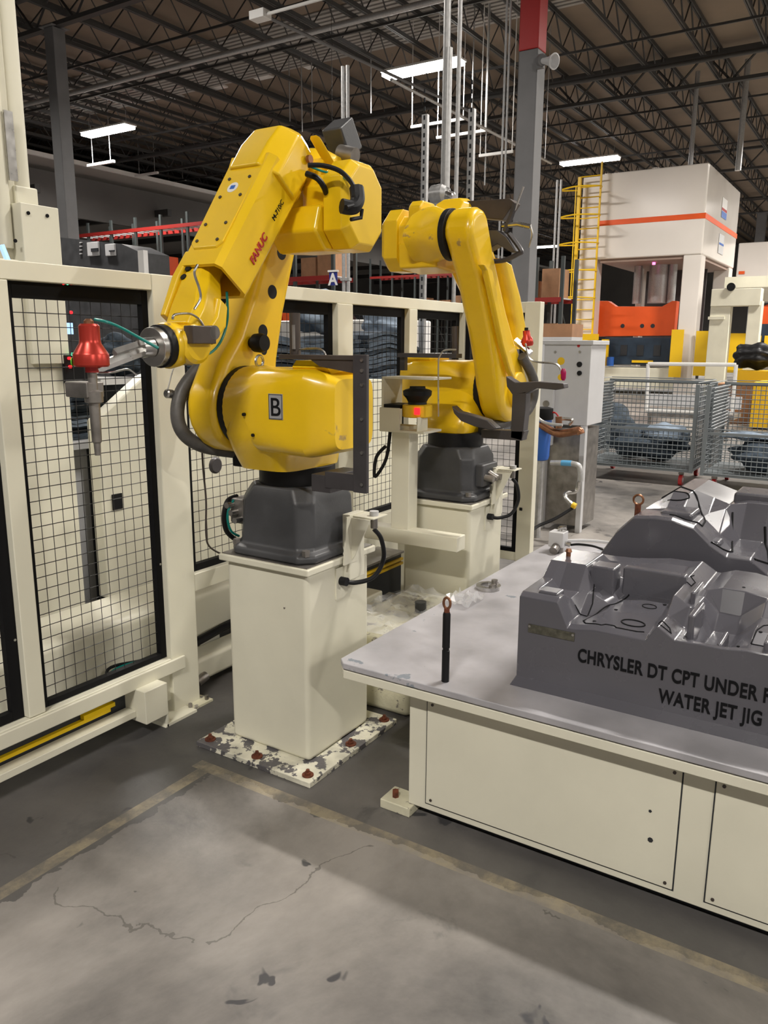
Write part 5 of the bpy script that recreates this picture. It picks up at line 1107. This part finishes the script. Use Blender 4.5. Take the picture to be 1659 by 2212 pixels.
# sign decals on the right side face
for (x, z, h, cols) in ((29.6, 6.05, .62, ('white', 'redplain', 'blue')), (29.6, 4.92, .62, ('white', 'blue'))):
    part('maker_decal', box(nb(), x-.42, x+.42, 5.478, 5.492, z-h/2, z+h/2), M['cabinet' if len(cols) == 2 else 'white'], t, world=True)
    if len(cols) == 3:
        part('decal_band', box(nb(), x-.42, x+.42, 5.470, 5.48, z-.09, z-.01), M['redplain'], t, world=True); part('decal_band', box(nb(), x-.42, x+.42, 5.470, 5.48, z-h/2, z-.11), M['blue'], t, world=True)
    else: part('decal_band', box(nb(), x-.38, x+.38, 5.470, 5.48, z-.03, z+.03), M['blue'], t, world=True)
text_place('WITT', .30, (29.2, 5.468, 5.02), (1, 0, 0), (0, 0, 1), M['blue'], t, name='decal_letters') if False else None
for k in range(4): part('crown_lug', cyl(nb(), (27.6+k*1.2, 7.3-.0*k, 7.0), (27.6+k*1.2, 7.3, 7.16), .12, seg=12), M['presswhite'], t, world=True)
# ladder
LX = 26.45
L_ = thing('cage_ladder', 'yellow caged access ladder fixed to the left of the white press', 'ladder', (LX, 9.3, 0))
yl, yr = onx(1247, 500, LX).y, onx(1292, 500, LX).y
part('thick_rail', box(nb(), LX-.05, LX+.05, yl-.05, yl+.05, 1.9, 6.9), M['safety'], L_, world=True)
part('rail', box(nb(), LX-.03, LX+.03, yr-.025, yr+.025, 1.9, 7.3), M['safety'], L_, world=True)
for k in range(16): part('rung', cyl(nb(), (LX, yr, 2.1+k*.32), (LX, yl, 2.1+k*.32), .02, seg=6), M['safety'], L_, world=True)
for z in (3.1, 3.95, 4.8, 5.65, 6.5):
    part('cage_hoop', tube(nb(), [(LX, yl, z), (LX-.25, yl+.55, z), (LX-.6, (yl+yr)/2+.25, z+.02), (LX-.55, yr-.15, z-.02), (LX, yr, z)], .024, 6), M['safety'], L_, world=True)
part('cage_bar', tube(nb(), [(LX-.25, yl+.55, 3.1), (LX-.25, yl+.55, 6.5)], .024, 6, False), M['safety'], L_, world=True)
part('cage_bar', tube(nb(), [(LX-.6, (yl+yr)/2+.25, 3.1), (LX-.6, (yl+yr)/2+.25, 6.5)], .02, 6, False), M['safety'], L_, world=True)
part('foot_platform', box(nb(), LX-.3, LX+.1, yr-.2, yl+.8, 1.75, 1.95), M['safety'], L_, world=True)
part('platform_leg', box(nb(), LX-.1, LX, yr, yr+.1, 0, 1.75), M['safety'], L_, world=True)
for k, dy in enumerate((.0, .12)):
    p = onx(1207, 500, 24); single('tall_conduit', cyl(nb(), (24, p.y+dy, 0), (24, p.y+dy, 6.4), .035, seg=8), M['galv'], ('galvanised conduit standing left of the yellow ladder, right one', 'galvanised conduit standing left of the yellow ladder, left one')[k], 'conduit')
# cream handling gantry right of the press
t = thing('transfer_gantry', 'cream gantry legs with yellow panels right of the press column', 'gantry', (22, 4.6, 0))
GX = 22
for (p0, p1, nm) in (((1537, 640), (1562, 840), 'leg'), ((1618, 650), (1630, 815), 'leg')):
    a, b = onx(*p0, GX), onx(*p1, GX); part(nm, box(nb(), GX, GX+.35, b.y, a.y, 0, a.z), M['cream'], t, world=True, bevel=.01)
a, b = onx(1540, 625, GX), onx(1640, 660, GX); part('cross_beam', box(nb(), GX-.04, GX+.39, b.y-.02, a.y+.02, b.z, a.z), M['cream'], t, world=True, bevel=.01)
a, b = onx(1530, 684, GX), onx(1565, 690, GX); part('collar', box(nb(), GX-.03, GX+.38, b.y, a.y, b.z, a.z), M['cream'], t, world=True)
a, b = onx(1600, 612, GX+3), onx(1659, 632, GX+3); part('conveyor_beam', box(nb(), GX+.6, GX+8, a.y-2.2, a.y, b.z, a.z), M['cream'], t, world=True)
a = onx(1580, 620, GX); part('drive_wheel', cyl(nb(), a, a-Vector((.08, 0, 0)), .10, seg=16), M['black'], t, world=True)
a, b = onx(1570, 665, GX+1), onx(1605, 800, GX+1); part('yellow_panel', box(nb(), GX+1, GX+1.05, b.y, a.y, b.z, onx(1590, 720, GX+1).z), M['safety'], t, world=True)
# second press at the right edge
t = thing('second_press', 'second white press with orange ram partly cut by the right picture edge', 'press', (40, 5, 0))
SX = 40
a, b = onx(1596, 525, SX), onx(1700, 640, SX)
part('crown', box(nb(), SX, SX+6, b.y-2, a.y, b.z, a.z), M['presswhite'], t, world=True, bevel=.05)
a, b = onx(1596, 586, SX-.02), onx(1608, 592, SX-.02); part('orange_stripe', box(nb(), SX-.03, SX, b.y, a.y, b.z, a.z), M['orange'], t, world=True)
part('ram_beam', prism(nb(), PX(SX+.5, (1620, 690), (1640, 665), (1700, 640), (1700, 700), (1620, 700)), 'x', SX+.5, SX+1), M['orange'], t, world=True)
a, b = onx(1618, 700, SX+.3), onx(1700, 760, SX+.3); part('lower_die', box(nb(), SX+.3, SX+1.3, b.y, a.y, b.z, a.z), M['navy'], t, world=True)
a, b = onx(1600, 760, SX+.2), onx(1700, 800, SX+.2); part('bed', box(nb(), SX+.2, SX+2, b.y, a.y, 0, a.z), M['dullsteel'], t, world=True)
for px in (1632, 1652): a, b = onx(px, 725, SX), onx(px+8, 770, SX); part('yellow_guard', box(nb(), SX, SX+.1, b.y, a.y, b.z, a.z), M['safety'], t, world=True)
# yellow bin, wooden crate, at right
a, b = onx(1628, 825, 17), onx(1720, 888, 17)
t = thing('yellow_bin', 'ribbed yellow plastic bin on the floor at the right edge', 'bin', (17.5, (a.y+b.y)/2, 0))
part('bin', box(nb(), 17, 18, b.y, a.y, 0.02, a.z), M['safety'], t, world=True, bevel=.02)
for k in range(7): y = a.y-.06-k*.13; part('rib', box(nb(), 16.97, 17, y-.03, y, .03, a.z-.05), M['safety'], t, world=True)
a, b = onx(1548, 828, 18), onx(1626, 885, 18); single('wooden_crate', box(nb(), 18, 18.6, b.y, a.y, 0.0, a.z), M['carton'], 'brown wooden crate between the white frame and yellow bin', 'crate', bevel=.01)
a = onx(1628, 800, 19.5); lump('black_heap', (19.5, a.y, a.z), .38, 'black cloth heap above the yellow bin at the right', 'black', 51, 'heap', (.8, 1.1, .7))
single('heap_bench', box(nb(), 19.1, 19.9, a.y-.7, a.y+.3, 0, a.z), M['safety'], 'yellow bench under the black cloth heap at the right', 'bench')
# ---------------------------------------------------------------- racks and cartons
def rack(px0, px1, x, zs, label, depth=1.1, n=4, seed=1, zt=None, load=None):
    rnd = random.Random(seed); y1, y0 = onx(px0, 600, x).y, onx(px1, 600, x).y
    T = thing('pallet_rack', label, 'rack', (x, (y0+y1)/2, 0))
    for k in range(n+1):
        y = y0+(y1-y0)*k/n
        for xx in (x, x+depth): part('upright', box(nb(), xx-.04, xx+.04, y-.05, y+.05, 0, zt or (zs[-1]+1.0)), M['rackblue'], T, world=True, smooth=False)
        tube(bm := nb(), [(x, y, .2), (x+depth, y, 1.4), (x, y, 2.6)], .02, 4, False); part('brace', bm, M['rackblue'], T, world=True, smooth=False)
    for z in zs:
        for xx in (x-.02, x+depth): part('beam', box(nb(), xx-.03, xx+.03, y0, y1, z-.13, z), M['rackred'], T, world=True, smooth=False)
        bm = nb()
        for k in range(int((y1-y0)/.35)): box(bm, x, x+depth, y0+.1+k*.35, y0+.2+k*.35, z-.03, z); 
        part('deck_bars', bm, M['cabinet'], T, world=True, smooth=False, kind='stuff')
    return T, y0, y1
def cartons(R, x, z, label, n, seed, m='carton', group='', bays=4):
    rnd = random.Random(seed); y0, y1 = R[1], R[2]; bw = (y1-y0)/bays; k = 0
    for b_ in range(bays):
        y = y0+b_*bw+.15
        while k < n and y < y0+(b_+1)*bw-.6:
            w = rnd.uniform(.45, .8); w = min(w, y0+(b_+1)*bw-.1-y); h = rnd.uniform(.5, .95)
            single('carton', box(nb(), x+.16, x+.94, y, y+w, z+.002, z+h), M[m], label + ', %s from right end' % ('first', 'second', 'third', 'fourth', 'fifth', 'sixth', 'seventh', 'eighth')[k], 'carton', group=group, smooth=False)
            y += w+rnd.uniform(.05, .2); k += 1
R1 = rack(150, 470, 22, (2.1, 4.0, 5.9), 'long pallet rack with red beams at far left behind the gate', n=6, zt=6.3)
R2 = rack(560, 720, 19, (1.9, 3.5), 'pallet rack with red beams between the left robot arm and the grey conduit', n=2, zt=4.9)
R3 = rack(1105, 1215, 22, (1.5, 2.9), 'pallet rack with red beams left of the yellow ladder', n=2, zt=4.0)
R4 = rack(800, 1000, 40, (3.4, 5.4), 'distant pallet rack with red beams behind the right robot', n=4)
cartons(R1, 22, 2.1, 'brown carton on lower level of far-left rack', 8, 5, group='cartons on the far-left rack lower level', bays=6)
cartons(R1, 22, 4.0, 'orange crate on middle level of far-left rack', 8, 6, 'orange', 'orange crates on the far-left rack', bays=6)
cartons(R2, 19, 1.9, 'orange crate on rack behind left robot arm', 3, 7, 'orange', 'orange crates behind the left robot arm', bays=2)
cartons(R2, 19, 3.5, 'carton topping rack behind left robot arm', 2, 8, group='cartons on top of the centre rack', bays=2)
cartons(R3, 22, .2, 'brown carton at floor level on the rack left of the ladder', 3, 9, group='floor cartons left of the ladder', bays=2)
cartons(R3, 22, 1.5, 'brown carton on middle shelf left of ladder', 3, 10, group='middle shelf cartons left of the ladder', bays=2)
cartons(R3, 22, 2.9, 'brown carton on the top shelf left of the ladder', 3, 12, group='top shelf cartons left of the ladder', bays=2)
cartons(R4, 40, 3.4, 'small brown carton on the distant rack', 7, 13, group='cartons on the distant rack')
a, b = onx(1165, 700, 12), onx(1235, 728, 12); single('long_carton', box(nb(), 12, 12.5, b.y, a.y, b.z, a.z), M['carton'], 'long brown carton lying above the light grey cabinet', 'carton')
single('carton_stand', box(nb(), 12, 12.5, b.y, a.y, 0, b.z), M['cabinet'], 'grey stand carrying the long brown carton', 'stand')
# dark grey machine panel with cut-outs behind the gate top rail
t = thing('grey_machine_panel', 'dark grey machine enclosure with pale cut-out windows above the gate rail', 'machine', tuple(Vector((9, onx(220, 560, 9).y, 0))))
a, b = onx(122, 512, 9), onx(305, 580, 9)
part('enclosure', prism(nb(), [(a.y, 0), (b.y, 0), (b.y, onx(305, 545, 9).z), (onx(262, 520, 9).y, onx(262, 527, 9).z), (a.y, a.z)], 'x', 9, 9.6), M['darkgrey'], t, world=True)
for (x0, y0_, x1, y1_) in ((189, 524, 215, 552), (228, 528, 250, 552)):
    a, b = onx(x0, y0_, 8.98), onx(x1, y1_, 8.98); w = part('window', box(nb(), 8.96, 9.0, b.y, a.y, b.z, a.z), M['cabinet'], t, world=True, bevel=.01)
    a, b = onx(x0+8, y0_+13, 8.95), onx(x1-3, y1_-9, 8.95); part('opening', box(nb(), 8.94, 8.96, b.y, a.y, b.z, a.z), M['deep'], w, world=True)
for k in range(4): a = onx(172, 523+k*8, 8.98); part('slot', box(nb(), 8.98, 9.0, a.y-.05, a.y+.01, a.z-.015, a.z), M['cabinet'], t, world=True)
a, b = onx(297, 541, 8), onx(312, 592, 8); single('white_post', box(nb(), 8, 8.08, b.y, a.y, 0, a.z), M['white'], 'white vertical post rising above the gate rail beside the robot', 'post')
# letter A sign
a, b = onx(711, 588, 15), onx(728, 616, 15)
t = thing('aisle_sign', 'small hanging blue sign with a white letter A', 'sign', (15, (a.y+b.y)/2, b.z))
part('panel', box(nb(), 15, 15.02, b.y, a.y, b.z, a.z), mat('sign_blue', (.02, .03, .22), .4), t, world=True)
text_place('A', (a.z-b.z)*1.25, (14.99, (a.y+b.y)/2, b.z+.01), (0, -1, 0), (0, 0, 1), M['white'], t, align='CENTER', extrude=.004, name='letter', bold=.01)
part('light_bar', box(nb(), 14.97, 15.05, b.y-.02, a.y+.02, a.z, a.z+.04), M['white'], t, world=True)
part('hanger', cyl(nb(), (15.01, (a.y+b.y)/2, a.z+.04), (15.01, (a.y+b.y)/2, 9.5), .006, seg=6), M['joist'], t, world=True)
# white wall panels/cabinets seen through the mesh
single('white_machine', box(nb(), 6.9, 7.6, 4.25, 6.3, 0, 1.84), M['white'], 'white machine housing behind the second mesh panel', 'machine', bevel=.02)
for i, y in enumerate((4.75, 4.55)): single('black_spool', cyl(nb(), (6.98, y+.0, 1.945), (7.18, y, 1.945), .10, seg=24), M['black'], ('black spool on the white machine, left one', 'black spool on the white machine, right one')[i], 'spool')
p = onx(846, 723, 6.9); single('red_lamp', cyl(nb(), p+Vector((.01, 0, 0)), p-Vector((.02, 0, 0)), .015, seg=12), M['redlight'], 'small red lamp on the white machine seen through mesh', 'lamp')
single('grey_stand', box(nb(), 7.6, 8.2, 4.2, 4.85, 0, 1.5), M['darkgrey'], 'dark grey cabinet behind the third mesh panel', 'cabinet', bevel=.02)
